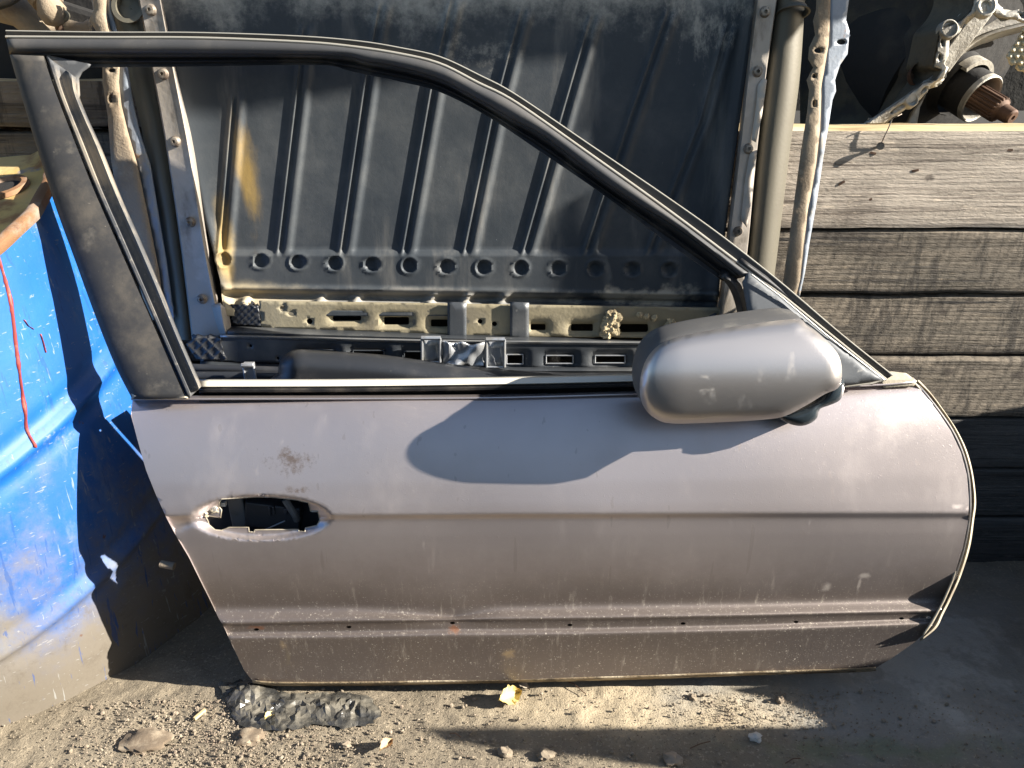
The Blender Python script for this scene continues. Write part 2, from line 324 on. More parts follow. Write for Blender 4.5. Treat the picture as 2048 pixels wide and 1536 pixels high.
KN = lambda x, y, a, b, w=.85: dict(c=(.05, .038, .028), s=120, d=6, spot=((float(wall_s(x, y)[0]), .3, float(wall_s(x, y)[2])), (a, .2, b)), rag=1.2, lo=.1, hi=.7, w=w)
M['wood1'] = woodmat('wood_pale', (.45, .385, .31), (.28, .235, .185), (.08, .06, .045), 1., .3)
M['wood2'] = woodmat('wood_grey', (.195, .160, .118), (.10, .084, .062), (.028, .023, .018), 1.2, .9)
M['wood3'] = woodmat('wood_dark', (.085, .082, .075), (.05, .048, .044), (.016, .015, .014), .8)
M['woodtop'] = mat('wood_top', (.50, .38, .20), .8, 0, [dict(c=(.2, .13, .06), s=30, st=(.1, 1, 1), lo=.5, hi=.65, w=.8), dict(c=(.6, .52, .38), s=12, st=(.2, 1, 1), lo=.5, hi=.6, w=.7)], [dict(s=90, st=(.1, 1, 1), h=.001, w=.8)])
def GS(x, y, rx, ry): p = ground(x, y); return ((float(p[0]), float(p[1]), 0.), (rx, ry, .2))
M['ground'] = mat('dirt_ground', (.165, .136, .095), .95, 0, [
    dict(c=(.235, .195, .135), s=7, lo=.42, hi=.64, w=.6), dict(c=(.38, .31, .205), s=9, d=8, spot=GS(1330, 1415, .34, .07), rag=1.6, lo=.0, hi=.7, w=.8), dict(c=(.19, .155, .105), s=22, d=9, rg=.7, lo=.50, hi=.66, w=.6),  # middle layer lightens the sunlit strip, sunlight put into the dirt colour
    dict(c=(.36, .30, .21), s=190, d=3, lo=.57, hi=.66, w=.6), dict(c=(.09, .07, .048), s=240, d=3, lo=.60, hi=.68, w=.6),
    dict(c=(.24, .24, .225), s=6, spot=GS(1960, 1330, .55, .30), rag=1., lo=.0, hi=.6, w=.75), dict(c=(.38, .37, .34), s=14, d=9, rg=.7, spot=GS(1850, 1300, .35, .3), rag=3., lo=.5, hi=.9, w=.5),  # first layer lifts the ground colour at right to lighten its shade
    dict(c=(.12, .15, .07), s=14, spot=GS(1780, 1500, .35, .04), rag=2.5, lo=.3, hi=1., w=.5)],
    [dict(s=70, d=8, h=.004, w=.7), dict(s=420, d=4, h=.0016, w=.8)])
M['stone'] = mat('pebble_stone', (.21, .17, .12), .9, 0, [dict(c=(.20, .15, .11), s=50, lo=.45, hi=.6, w=.8), dict(c=(.32, .27, .20), s=25, lo=.5, hi=.6, w=.6)], [dict(s=400, h=.001, w=.7)])
M['flatstone'] = mat('flat_stone', (.14, .105, .07), .9, 0, [dict(c=(.33, .27, .19), s=40, lo=.5, hi=.65, w=.6)], [dict(s=200, h=.001, w=.6)])
M['bag'] = mat('bag_film', (.028, .028, .027), .22, 0, [dict(c=(.20, .18, .14), s=16, d=9, rg=.7, lo=.42, hi=.62, w=.65, r=.45)], [dict(s=110, d=4, h=.002, w=.4, dist=1.5)])
M['leaf'] = mat('leaf_yellow', (.62, .50, .20), .6, 0, [dict(c=(.35, .22, .07), s=60, lo=.5, hi=.7, w=.5)], [])
M['drum'] = mat('drum_blue', (.003, .075, .28), .55, 0, [
    dict(c=(.005, .11, .36), s=5, lo=.4, hi=.75, w=.6),
    dict(c=(.17, .20, .235), s=7, d=10, st=(1, 1, .5), rg=.74, lo=.50, hi=.70, w=.85, r=.75),
    dict(c=(.21, .215, .20), s=16, d=10, rg=.72, spot=((-.70, -.02, .33), (.3, .3, .17)), rag=5., lo=.95, hi=1.6, w=.85, r=.8),
    dict(c=(.15, .13, .10), s=9, d=10, rg=.68, ax=2, lo=.36, hi=.08, rag=.75, w=.93, r=.85),
    dict(c=(.115, .097, .072), s=8, d=8, ax=2, lo=.17, hi=.02, rag=.16, w=.95, r=.9),
    dict(c=(.24, .24, .23), s=60, d=3, st=(1, 1, 4), rot=(0, .6, .3), lo=.655, hi=.69, w=.5, r=.8), dict(c=(.27, .28, .27), s=150, d=3, st=(1, 1, .05), rot=(0, -.9, .4), lo=.67, hi=.69, w=.5, r=.8), dict(c=(.003, .05, .20), s=90, d=6, st=(1, 1, .10), rot=(0, .25, 0), lo=.62, hi=.66, w=.6), dict(c=(.003, .05, .20), s=100, d=6, st=(1, 1, .12), rot=(0, -1.1, .2), lo=.62, hi=.66, w=.6), dict(c=(.075, .06, .042), s=28, d=10, rg=.8, lo=.5, hi=.68, w=.5, zr=(.36, .1)),
    dict(c=(.09, .04, .018), s=24, d=6, lo=.69, hi=.74, w=.85, r=.9),
    dict(c=(.26, .27, .26), s=210, d=3, lo=.70, hi=.75, w=.6, r=.8)],
    [dict(s=9, h=.006, w=.12), dict(s=160, h=.0006, w=.35)])
M['rim'] = mat('rim_rust', (.22, .115, .055), .75, .1, [dict(c=(.30, .25, .20), s=18, lo=.47, hi=.66, w=.75), dict(c=(.07, .03, .02), s=40, lo=.55, hi=.7, w=.7)], [dict(s=150, h=.001, w=.7)])
M['lid'] = mat('lid_ochre', (.60, .40, .13), .75, .05, [dict(c=(.58, .44, .22), s=7, lo=.45, hi=.65, w=.7), dict(c=(.24, .09, .035), s=11, lo=.54, hi=.68, w=.8), dict(c=(.10, .16, .28), s=13, lo=.62, hi=.7, w=.6)], [dict(s=60, h=.002, w=.5)])
M['red'] = mat('red_paint', (.27, .045, .035), .5, 0, [dict(c=(.5, .2, .15), s=60, lo=.5, hi=.7, w=.5)], [])
M['alu'] = mat('cast_alu', (.40, .375, .32), .62, .2, [dict(c=(.16, .14, .11), s=18, lo=.45, hi=.62, w=.7), dict(c=(.44, .41, .34), s=50, lo=.56, hi=.68, w=.6)], [dict(s=130, h=.0016, w=.8)])
M['grease'] = mat('greasy_cast', (.022, .020, .017), .75, 0, [dict(c=(.085, .068, .038), s=7, lo=.42, hi=.62, w=.7), dict(c=(.02, .017, .015), s=20, lo=.5, hi=.65, w=.7)], [dict(s=110, h=.002, w=.8)])
M['dark'] = mat('dark_iron', (.012, .011, .010), .85, 0, [dict(c=(.05, .04, .028), s=9, lo=.5, hi=.7, w=.6)], [dict(s=60, h=.003, w=.6)])
M['soil'] = mat('void_dark_soil', (.010, .009, .007), 1, 0, [], [dict(s=30, h=.01, w=.6)])
M['rust'] = mat('rusty_steel', (.11, .06, .035), .75, .2, [dict(c=(.09, .045, .025), s=30, lo=.45, hi=.62, w=.7), dict(c=(.17, .11, .075), s=60, lo=.55, hi=.7, w=.6)], [dict(s=200, h=.001, w=.6)])
M['comb'] = mat('pale_ceramic', (.55, .48, .33), .85, 0, [dict(c=(.25, .17, .09), s=50, lo=.52, hi=.64, w=.6)], [dict(s=200, h=.001, w=.6)])
M['tin'] = mat('blocker_tin', (.55, .52, .46), .6, .1, [dict(c=(.28, .16, .09), s=6, lo=.5, hi=.7, w=.6)], [dict(s=40, h=.002, w=.4)])
# ------------------------------------------------------------------ setting: ground
def axis(lo, hi, st, far):
    a = list(np.arange(lo, hi+1e-6, st)); g = st*1.6
    while a[-1] < far: a.append(a[-1]+g); g *= 1.35
    g = st*1.6
    while a[0] > -far: a.insert(0, a[0]-g); g *= 1.35
    return a
gx = axis(-.98, 1.05, .006, 60); gy = axis(-.34, .34, .006, 60)
def gh(x, y):
    if abs(x) > 1.4 or y < -.6 or y > .5: return -.004
    z = .006*nz((x, y, 0), 4, 3)+.0028*nz((x, y, 3), 22, 4)
    g = max(0., min(1., (-.12-x)*2.2+.2)); z += g*.0035*abs(nz((x, y, 7), 90, 2))+.0015*nz((x, y, 1), 60, 2)
    z += .03*max(0, .5-math.hypot(x+.62, y+.14)*3)*(1 if x > -.75 else .6)*.5      # dirt heaped against the drum
    return z
V = [(x, y, gh(x, y)) for y in gy for x in gx]; nx = len(gx)
F = [(j*nx+i, j*nx+i+1, (j+1)*nx+i+1, (j+1)*nx+i) for j in range(len(gy)-1) for i in range(nx-1)]
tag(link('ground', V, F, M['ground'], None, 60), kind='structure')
# earth bank behind the planks, coloured near-black to stand for the dark void
V, F = box((0, 1.35, .372), (7, 2.0, .74)); tag(link('earth_bank', V, F, M['soil'], None, 0), kind='structure')
V, F = box((0, 2.2, 1.3), (7, .3, 2.6)); tag(link('dark_backing', V, F, M['soil'], None, 0), kind='structure')  # added backing, near-black in place of the dark void
# ------------------------------------------------------------------ timber planks
def plank(x0, x1, z0, z1, y0, th, m, label, group, name='timber_plank', seed=0, mtop=None):
    nxp = 150; prof = []
    r = .006
    nzp = 12; V = []; F = []
    pr = [(y0+th, z0), (y0+r*.4, z0)]+[(y0, z0+(z1-z0)*(k+.5)/nzp) for k in range(nzp)]+([(y0+r*.2, z1-.0125), (y0+.010, z1-.002), (y0+th*.35, z1)] if mtop else [(y0+r*.5, z1-r*.3), (y0+r*1.5, z1), (y0+th*.35, z1)])+[(y0+th*.5, z1), (y0+th*.7, z1), (y0+th, z1)]
    for i in range(nxp+1):
        x = x0+(x1-x0)*i/nxp
        for k, (yy, zz) in enumerate(pr):
            q = (x*1.2, seed*3.1, zz*16)
            dz = .0022*nz((x*1.5, seed, 0), 6, 3) if (k >= len(pr)-5) else (.002*nz((x*1.5, seed+9, 0), 6, 3) if k < 3 else 0)
            V.append((x, yy+(.0022*nz(q, 2.2, 4) if k < len(pr)-3 else 0), zz+dz))
    n = len(pr)
    for i in range(nxp):
        for k in range(n-1): F.append((i*n+k, (i+1)*n+k, (i+1)*n+k+1, i*n+k+1))
    F += [tuple(range(n)), tuple(nxp*n+k for k in range(n))[::-1]]
    o = link(name, V, F, m, None, 50)
    if mtop:
        o.data.materials.append(mtop)
        for p in o.data.polygons:
            if p.normal.z > .35 and p.center.z > (z1-z0)*.8: p.material_index = 1
    return tag(o, label, 'plank', group)
zs = [.7730, .6167, .5095, .4026, .2909, .1912, .0902, -.03]
labs = ['pale weathered plank with sunlit yellow top edge, topmost beside the metal frame', 'grey plank second from the top, just under the pale one, mossy at its left end',
        'grey plank third from the top with two knots and diagonal saw marks', 'brown grey plank fourth from the top with a large swirling knot',
        'rough dark plank with splintered pale top edge beside the door shoulder', 'blackish smooth plank in shade beside the door crease', 'blackish lowest plank resting on the ground right of the door']
for i in range(7):
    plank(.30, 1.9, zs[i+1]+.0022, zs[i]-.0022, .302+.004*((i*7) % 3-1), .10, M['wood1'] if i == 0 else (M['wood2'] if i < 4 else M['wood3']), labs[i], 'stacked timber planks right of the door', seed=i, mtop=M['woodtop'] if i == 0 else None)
lz = [.842, .765, .700, .60, .49, .38]
ll = ['pale edged plank seen left of the door pillar above the drum', 'dark plank second from the top behind the door pillar', 'dark plank third from the top behind the rusty bracket', 'dark plank behind the drum and the door pillar', 'low dark plank behind the drum top']
for i in range(5):
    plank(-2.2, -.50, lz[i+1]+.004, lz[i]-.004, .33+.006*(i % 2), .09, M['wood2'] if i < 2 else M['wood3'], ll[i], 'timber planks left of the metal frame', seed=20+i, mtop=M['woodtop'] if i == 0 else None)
# nail with wire on the top plank
nl = thing('bent_nail', wall_s(1760, 290, .0), 'bent rusty nail with a thin wire on the topmost pale plank', 'nail')
V, F = tube_mesh([wall_s(1762, 291, -.004), wall_s(1762, 291, .008), wall_s(1761, 292, .012)], [.0022, .0022, .006], 8); link('nail_head', V, F, M['bolt'], nl)
V, F = tube_mesh([wall_s(1762, 288, .006), wall_s(1768, 275, .010), wall_s(1777, 256, .012), wall_s(1785, 236, .012), wall_s(1795, 232, .016), wall_s(1803, 228, .012)], .0009, 6); link('wire', V, F, M['bolt'], nl)
for i, (x, y) in enumerate([(1683, 366), (1737, 400), (1830, 341), (2018, 300), (1745, 306)]):
    c = wall_s(x, y, .001); V, F = box(c, (.010, .0015, .0035), Matrix.Rotation(-.6+.2*i, 3, 'Y'))
    V = [Vector(v)+Vector((0, -.001*(k > 3), 0)) for k, v in enumerate(V)]
    tag(link('rust_scale', V, F, M['rust'], None, 0), ['rusty nail stub low on the topmost plank near the metal frame', 'rusty nail stub low in the middle of the topmost plank', 'small rusty nail stub beside the knot of the topmost plank', 'rusty nail stub at the right edge of the topmost plank', 'rust flake just below the bent nail'][i], 'nail stub', 'rusty nail stubs in the topmost plank')
# ------------------------------------------------------------------ ribbed metal panel with its frame
LP = thing('ribbed_metal_panel', (0, .27, .42), 'black ribbed metal panel in a beige riveted frame standing behind the door', 'metal panel')
ribs = [((437, 500), (463, 195)), ((553, 512), (590, 200), (603, 60)), ((678, 512), (729, 160), (756, 15)), ((802, 514), (861, 178), (898, 10)), ((925, 515), (983, 235), (1038, 30)),
        ((1042, 515), (1120, 240), (1178, 40)), ((1165, 515), (1262, 225), (1330, 30)), ((1290, 515), (1400, 240), (1450, 60))]
dim = [(446+74.4*i, 519+(i*2.4 if i < 7 else 16+(i-7)*.8)) for i in range(13)]
def liner_off(P, D):
    o = np.zeros(len(P)); x, y = P[:, 0], P[:, 1]
    for r in ribs:
        ys = np.array([q[1] for q in r][::-1]); xs = np.array([q[0] for q in r][::-1])
        # extrapolate below the rib
        cx = np.interp(y, ys, xs); end = np.clip((514-y)/16, 0, 1); top = np.clip((y-ys[0]+10)/14, 0, 1)
        dx = x-cx
        tri = lambda c, w: np.clip(1-np.abs(dx-c)/w, 0, 1)
        sm = lambda a, b, t: (lambda s: s*s*(3-2*s))(np.clip((t-a)/(b-a), 0, 1))
        rid = np.maximum(.0040*sm(-7, -1, dx)*(1-sm(1, 5, dx)), .0046*sm(9, 16, dx)*(1-sm(20, 34, dx)))
        o += rid*end*top
    # step under the ribs, dimples
    o += .007*np.clip((y-498)/14, 0, 1)*np.clip((600-y)/22, 0, 1)
    o += .004*np.exp(-((y-(575+(x-430)*.015))/5.)**2)
    for cx, cy in dim:
        q = np.hypot(x-cx, y-cy); o -= .007*np.clip((15-q)/5, 0, 1); o += .0016*np.exp(-((q-17)/3.)**2)
    # lower lip flares out, with gussets
    yl = 592+(x-430)*.02
    o -= .008*np.clip((y-yl+12)/4, 0, 1)*np.clip((yl+4-y)/5, 0, 1)*(1+.0*x)
    o += .020*np.clip((y-yl-2)/22, 0, 1)
    for gxp in (490, 640, 712, 862, 932, 1005): 
        o += .013*np.clip(1.3-np.abs(x-gxp+(y-600)*.6)/11, 0, 1)*np.clip(1.4-np.abs(y-600)/11, 0, 1)
    # edges turn forward
    xl = np.interp(y, [0, 135, 300, 440, 500, 620], [318, 347, 383, 410, 425, 446]); o += .010*np.clip((xl+26-x)/20, 0, 1)
    xr = np.interp(y, [0, 150, 400, 620], [1514, 1492, 1456, 1436]); o += .010*np.clip((x-xr+26)/18, 0, 1)
    return o-.018
def ribbed_sheet():
    yl_ = [-40, 0, 135, 300, 440, 500, 560, 634]; xl_ = [309, 318, 347, 383, 410, 425, 440, 448]
    yr_ = [-40, 150, 420, 560, 634]; xr_ = [1520, 1492, 1456, 1440, 1433]
    ys = sorted(set([float(v) for v in np.arange(-40, 500, 9)]+[float(v) for v in np.arange(498, 545, 2.2)]+[float(v) for v in np.arange(546, 586, 3.)]+[float(v) for v in np.arange(586, 633, 2.)]))
    V = []; cols = None
    fr = [0]+[k/13 for k in range(1, 13)]
    for y in ys:
        cs = [float(np.interp(y, yl_, xl_))]
        for r in ribs:
            a, b = r[0], r[-1]; yy = [q[1] for q in r][::-1]; xx = [q[0] for q in r][::-1]
            c = np.interp(y, yy, xx)
            if y < yy[0]: c = xx[0]+(yy[0]-y)*(xx[0]-xx[1])/(yy[1]-yy[0])
            if y > 520: c = xx[-1]
            cs.append(float(c))
        row = []
        loc = [-9, -6, -3, -1.2, 0, 1.2, 3, 6, 9, 11, 13, 16, 19, 22, 25, 28, 32, 36]
        xr = float(np.interp(y, yr_, xr_)); x0 = cs[0]
        for k, c in enumerate(cs[1:]):
            a = x0+ (36 if k else 0); n = 3 if k == 0 else 13
            if k == 0: row += [x0, x0+4, x0+8]
            else:
                g0, g1 = x0+36, c-9; row += [g0+(g1-g0)*t/n for t in range(1, n)]
            if k == 0: pass
            row += [c+d for d in loc]; x0 = c
        g0 = x0+36; row += [g0+(xr-g0)*t/20 for t in range(1, 21)]
        row = [min(max(v, cs[0]), xr) for v in row]
        cols = len(row); V.append(row)
    P = np.array([(x, y) for row, y in zip(V, ys) for x in row]); H = liner_off(P, None)
    VV = [liner_s(p[0], p[1]+(0 if p[1] < 560 else (p[0]-1000)*.0), h) for p, h in zip(P, H)]
    F = [((i+1)*cols+j, (i+1)*cols+j+1, i*cols+j+1, i*cols+j) for i in range(len(ys)-1) for j in range(cols-1)]
    link('ribbed_sheet', VV, F, M['liner'], LP, 60, .0015)
ribbed_sheet()
# beige riveted strips
loft('edge_strip', [[(268, -40), (303, 135), (333, 300), (362, 500), (385, 690)], [(272, -40), (306, 135), (336, 300), (365, 500), (388, 690)], [(306, -40), (337, 135), (368, 300), (397, 480), (420, 600), (440, 690)], [(312, -40), (345, 135), (377, 300), (405, 480), (428, 600), (448, 690)], [(318, -40), (352, 135), (390, 300), (415, 480), (436, 600), (455, 690)]], [.0, .014, .014, .016, -.012], liner_s, M['strip'], LP, solid=.0015, smooth=45)
loft('edge_strip', [[(1514, -40), (1491, 150), (1470, 330), (1452, 480), (1437, 600), (1432, 640)], [(1521, -40), (1498, 150), (1478, 330), (1460, 480), (1447, 600), (1442, 640)], [(1558, -40), (1531, 150), (1511, 320), (1496, 480), (1480, 620)], [(1562, -40), (1534, 150), (1514, 320), (1499, 480), (1483, 620)]], [-.012, .016, .014, -.01], liner_s, M['strip'], LP, solid=.0015, smooth=45)
for (x, y) in [(302, 20), (327, 148), (351, 283), (381, 444), (404, 598), (1529, 24), (1514, 143), (1496, 297), (1475, 462)]:
    c = np.array(liner_s(x, y, .014)); ax = (0, -1, .05)
    V, F = revolve([(-.001, .0085), (.002, .0075), (.006, .0055), (.0065, .0025), (.003, .0022), (.003, .0002)], c, ax, 18); link('rivet', V, F, M['bolt'], LP, 40)
# lapped seam paint patch on the right strip
sheet('patch', [(1527, 155), (1534, 160), (1524, 230), (1512, 285), (1503, 280), (1512, 215), (1516, 170)], liner_s, .0175, mat('beige_patch', (.50, .44, .36), .6), LP, step=10, solid=.001)
sheet('patch', [(1500, 305), (1514, 300), (1503, 400), (1494, 455), (1482, 440), (1490, 360)], liner_s, .0175, M['strip'], LP, step=10, solid=.001)
# round side tubes
def tube_strip(L, R, name, oc=.0, depth=.02):
    gs = []; os_ = []
    for k in range(9):
        a = math.pi*k/8; t = .5-.5*math.cos(a)
        gs.append([(l[0]+(r[0]-l[0])*t, l[1]) for l, r in zip(L, R)]); os_.append(oc+depth*math.sin(a))
    return loft(name, gs, os_, liner_s, M['tube'], LP, smooth=60)
tube_strip([(1556, -40), (1530, 150), (1512, 300), (1495, 480), (1482, 620)], [(1612, -40), (1600, 200), (1580, 340), (1558, 480), (1540, 620)], 'side_tube', -.014, .026)
tube_strip([(206, -40), (254, 137), (292, 300), (322, 470), (350, 680)], [(278, -40), (304, 137), (335, 300), (364, 470), (390, 680)], 'side_tube', -.022, .022)
V, F = revolve([(0, .022), (.004, .023), (.004, .017), (-.006, .016), (-.006, .001)], liner_s(258, 14, .006), (0, -1, .3), 24); link('slot_collar', V, F, M['tube'], LP)
V, F = revolve([(0, .021), (.004, .024), (.004, .021), (-.004, .019)], liner_s(1585, 22, .004), (0, -.4, -1), 24); link('slot_collar', V, F, M['tube'], LP)
# rough brackets and pale flanges along the sides
def wob(a):
    def f(P, D): return a+.0008*np.sin(P[:, 1]/38.)+.003*np.clip(1-D/6., 0, 1)*-1
    return f
def circ(x, y, r, ry=None, n=12, rot=0): return [(x+r*math.cos(a)*math.cos(rot)-(ry or r)*math.sin(a)*math.sin(rot), y+r*math.cos(a)*math.sin(rot)+(ry or r)*math.sin(a)*math.cos(rot)) for a in [2*math.pi*k/n for k in range(n)]]
sheet('side_bracket', [(1634, -40), (1632, 20), (1626, 42), (1630, 70), (1618, 95), (1616, 118), (1626, 135), (1613, 160), (1618, 180), (1614, 225), (1602, 300), (1590, 390), (1578, 480), (1566, 560), (1560, 600), (1590, 600), (1600, 560), (1607, 490), (1618, 410), (1632, 330), (1640, 260), (1643, 180), (1650, 130), (1657, 90), (1660, 40), (1662, -40)],
      liner_s, wob(.045), M['bracket'], LP, holes=[circ(1629, 152, 5.5, 5), circ(1629, 207, 5, 8), circ(1638, 101, 10, 5.5)], step=9, solid=.006)
sheet('side_flange', [(1661, -40), (1660, 40), (1657, 90), (1650, 130), (1643, 180), (1640, 260), (1632, 330), (1618, 410), (1607, 490), (1600, 560), (1591, 600), (1598, 600), (1610, 545), (1620, 480), (1634, 400), (1646, 320), (1656, 258), (1665, 200), (1672, 182), (1670, 160), (1680, 130), (1695, 108), (1699, 62), (1692, 40), (1698, 0), (1706, -40)],
      liner_s, lambda P, D: .041-.003*np.clip((P[:, 0]-1655+(P[:, 1]-100)*.09)/40, 0, 1)+.0008*np.sin(P[:, 1]/21.), M['galv'], LP, holes=[circ(1683, 84, 10, 5.5)], step=8, solid=.003)
sheet('side_bracket', [(185, -40), (188, 20), (178, 40), (192, 62), (205, 130), (205, 165), (215, 230), (222, 320), (240, 430), (268, 540), (300, 640), (330, 640), (318, 540), (296, 430), (275, 330), (255, 260), (243, 210), (238, 165), (240, 130), (222, 62), (212, 30), (214, -40)],
      liner_s, wob(.012), M['bracket'], LP, holes=[circ(221, 197, 6, 9), circ(224, 141, 8, 4)], step=9, solid=.006)
sheet('side_flange', [(240, 130), (238, 165), (243, 210), (255, 260), (275, 330), (296, 430), (318, 540), (335, 640), (348, 640), (332, 520), (318, 440), (300, 330), (280, 270), (264, 200), (255, 137), (222, 20), (218, -40), (205, -40), (214, 30)],
      liner_s, lambda P, D: .004+.0008*np.sin(P[:, 1]/21.)+0*P[:, 0], M['galv'], LP, step=8, solid=.003)
# foot of the left strip
loft('foot_flange', [[(418, 612), (430, 655), (442, 690)], [(440, 606), (447, 650), (458, 690)], [(456, 620), (462, 650), (466, 690)]], [.012, .022, .006], liner_s, M['strip'], LP, n=10, solid=.002)
# ------------------------------------------------------------------ bumper beams behind the door opening
def rrect(x0, y0, x1, y1, r=5, sk=0.):
    o = []
    for cx, cy, a0 in ((x1-r, y0+r, -90), (x1-r, y1-r, 0), (x0+r, y1-r, 90), (x0+r, y0+r, 180)):
        for k in range(4): a = math.radians(a0+30*k); o.append((cx+r*math.cos(a), cy+r*math.sin(a)+sk*(cx-x0)))
    return o
b1 = wally(.262); b2 = wally(.225); b3 = wally(.165)
B1 = thing('slotted_beam', b1(900, 690), 'dusty tan slotted beam under the ribbed panel, upper of the two beams', 'bumper beam', 'slotted beams behind the window opening')
def slots(lst, r=16):
    def f(P, D):
        o = np.zeros(len(P))
        for (x0, y0, x1, y1) in lst:
            dx = np.maximum(np.maximum(x0-P[:, 0], P[:, 0]-x1), 0); dy = np.maximum(np.maximum(y0-P[:, 1], P[:, 1]-y1), 0); q = np.hypot(dx, dy); o -= .006*np.clip(1.3-q/r*1.3, 0, 1)
        return o
    return f
s1 = [(666, 631, 722, 641), (768, 634, 818, 649), (862, 639, 896, 653), (1061, 648, 1091, 660), (1142, 648, 1186, 662), (1238, 648, 1296, 664)]
f1 = slots(s1, 11)
sheet('beam_face', [(518, 602), (1448, 616), (1452, 676), (1000, 672), (523, 655)], b1, lambda P, D: f1(P, D)+.002*np.sin(P[:, 0]/31)*0, M['beamtan'], B1, holes=[rrect(*q, 3) for q in s1]+[circ(565, 617, 6), circ(619, 643, 6), circ(960, 643, 5), circ(989, 648, 5), circ(584, 627, 8, 5)], step=9, ystep=6, estep=8, solid=.003)
sheet('end_block', [(462, 608), (516, 612), (522, 652), (466, 648)], b1, lambda P, D: .0012*((np.sin((P[:, 0]+P[:, 1])/4.5)**8)+(np.sin((P[:, 0]-P[:, 1])/4.5)**8)), M['plastic'], B1, step=3, solid=.01)
for x0 in (895, 1020):
    sheet('strap', [(x0, 604), (x0+38, 606), (x0+38, 680), (x0, 678)], b1, .006, M['beamblk'], B1, step=12, solid=.003)
loft('beam_ledge', [[(455, 652), (900, 668), (1440, 684)], [(455, 664), (900, 677), (1440, 688)], [(455, 680), (900, 690), (1440, 700)]], [.0, .022, .016], b1, M['beamblk'], B1, n=40, solid=.002)
# clumps of mud on the beam
mudm = mat('dry_mud', (.44, .36, .22), 1, 0, [dict(c=(.25, .19, .11), s=90, lo=.45, hi=.62, w=.8)], [dict(s=250, h=.003, w=1.)])
def blob(c, r, seed, flat=1., k=10, amp=.5):
    bm = bmesh.new(); bmesh.ops.create_icosphere(bm, subdivisions=3, radius=1)
    V = []
    for v in bm.verts:
        d = v.co.normalized(); q = 1+amp*nz(d*1.2+Vector((seed, 0, 0)), 1.3, 4); V.append(Vector(tuple(c))+Vector((d.x*r*q, d.y*r*q*.8, d.z*r*q*flat)))
    F = [tuple(v.index for v in f.verts) for f in bm.faces]; bm.free(); return V, F
m_ = [blob(b1(1222+10*math.sin(i*2.1), 628+i*5, .004), .007+.003*math.sin(i*1.7)**2, i, 1) for i in range(9)]
m_ += [blob(b1(1280+14*i, 630+3*i, .004), .005, 20+i) for i in range(3)]+[blob(b1(1342, 647, .006), .0085, 31), blob(b1(1392, 652, .006), .0085, 32)]
V, F = join(*m_); link('mud_clump', V, F, mudm, B1)
B2 = thing('slotted_beam', b2(900, 745), 'black slotted beam with grey clips just above the belt line, lower of the two beams', 'bumper beam', 'slotted beams behind the window opening')
s2 = [(602, 700, 668, 716), (706, 701, 768, 722), (808, 703, 850, 726), (1013, 709, 1046, 728), (1092, 711, 1146, 727), (1190, 711, 1250, 726)]
f2 = slots(s2, 13)
def b2off(P, D):
    return f2(P, D)-.004*np.clip((np.sin(P[:, 0]/16.)-.4), 0, 1)*np.clip((P[:, 1]-728)/8, 0, 1)
sheet('beam_face', [(440, 672), (520, 674), (860, 682), (1300, 686), (1300, 736), (860, 736), (440, 722)], b2, b2off, M['beamblk'], B2, holes=[rrect(*q, 3) for q in s2]+[circ(501, 692, 3.5, n=8), circ(556, 717, 3.5, n=8)], step=8, ystep=5, estep=8, solid=.003)
loft('beam_top_lip', [[(440, 668), (860, 678), (1300, 682)], [(440, 671.5), (860, 681.5), (1300, 686)], [(440, 676), (860, 686), (1300, 690)]], [-.02, .004, .0015], b2, M['clip'], B2, n=40, solid=.001)
loft('beam_foot', [[(400, 722), (700, 732), (1300, 735)], [(400, 732), (700, 740), (1300, 742)], [(400, 742), (700, 748), (1300, 749)], [(400, 760), (700, 764), (1300, 760)]], [.0, .012, .004, .03], b2, M['beamblk'], B2, n=40, solid=.002)
for k, s in enumerate(s2):
    x0, y0, x1, y1 = s; e = .6
    V, F = join(*[tube_mesh([b2(a[0], a[1], -.004), b2(b[0], b[1], -.004)], .0012, 6) for a, b in (((x0, y0), (x1, y0)), ((x1, y0), (x1, y1)), ((x1, y1), (x0, y1)), ((x0, y1), (x0, y0)))])
    link('slot_rim', V, F, M['beamblk'] if k < 3 else M['clip'], B2)
sheet('end_block', [(372, 688), (390, 676), (440, 676), (452, 720), (392, 718)], b2, lambda P, D: .0018*((np.sin((P[:, 0]+P[:, 1])/8)**10)+(np.sin((P[:, 0]-P[:, 1])/8)**10)), M['plastic'], B2, step=3, solid=.012)
for (x0, x1, y0, y1) in ((843, 881, 676, 724), (972, 1010, 679, 734)):
    ms = [tube_mesh([b2(x0, y0, .016), b2(x1, y0, .016)], .0035, 8), tube_mesh([b2(x0+1, y0, .016), b2(x0+1, y1, .013)], .0022, 8), tube_mesh([b2(x1-1, y0, .016), b2(x1-1, y1, .013)], .0022, 8), tube_mesh([b2(x0, y1, .012), b2(x1, y1, .012)], .0018, 8)]
    V, F = join(*ms); link('clip_frame', V, F, M['clip'], B2)
    loft('clip_back', [[(x0, y0+2), (x0, y1)], [(x0+14, y0+4), (x0+12, y1)], [(x1-10, y0+3), (x1-8, y1)], [(x1, y0+2), (x1, y1)]], [[.014, .010], [.004, .012], [.010, .001], [.014, .010]], b2, M['clip'], B2, n=5, solid=.001, smooth=20, sm=False)
sheet('torn_bracket', [(884, 680), (900, 686), (925, 684), (940, 690), (970, 684), (968, 732), (944, 734), (935, 728), (912, 733), (886, 726)], b2, lambda P, D: np.array([.010+.020*abs(nz((p[0], p[1]*.7, 4), .022, 2)) for p in P]), M['clip'], B2, step=4, solid=.0015, smooth=25)
B3 = thing('bumper_trim', b3(900, 800), 'long black curved plastic trim lying inside the door behind the belt strip', 'plastic trim')
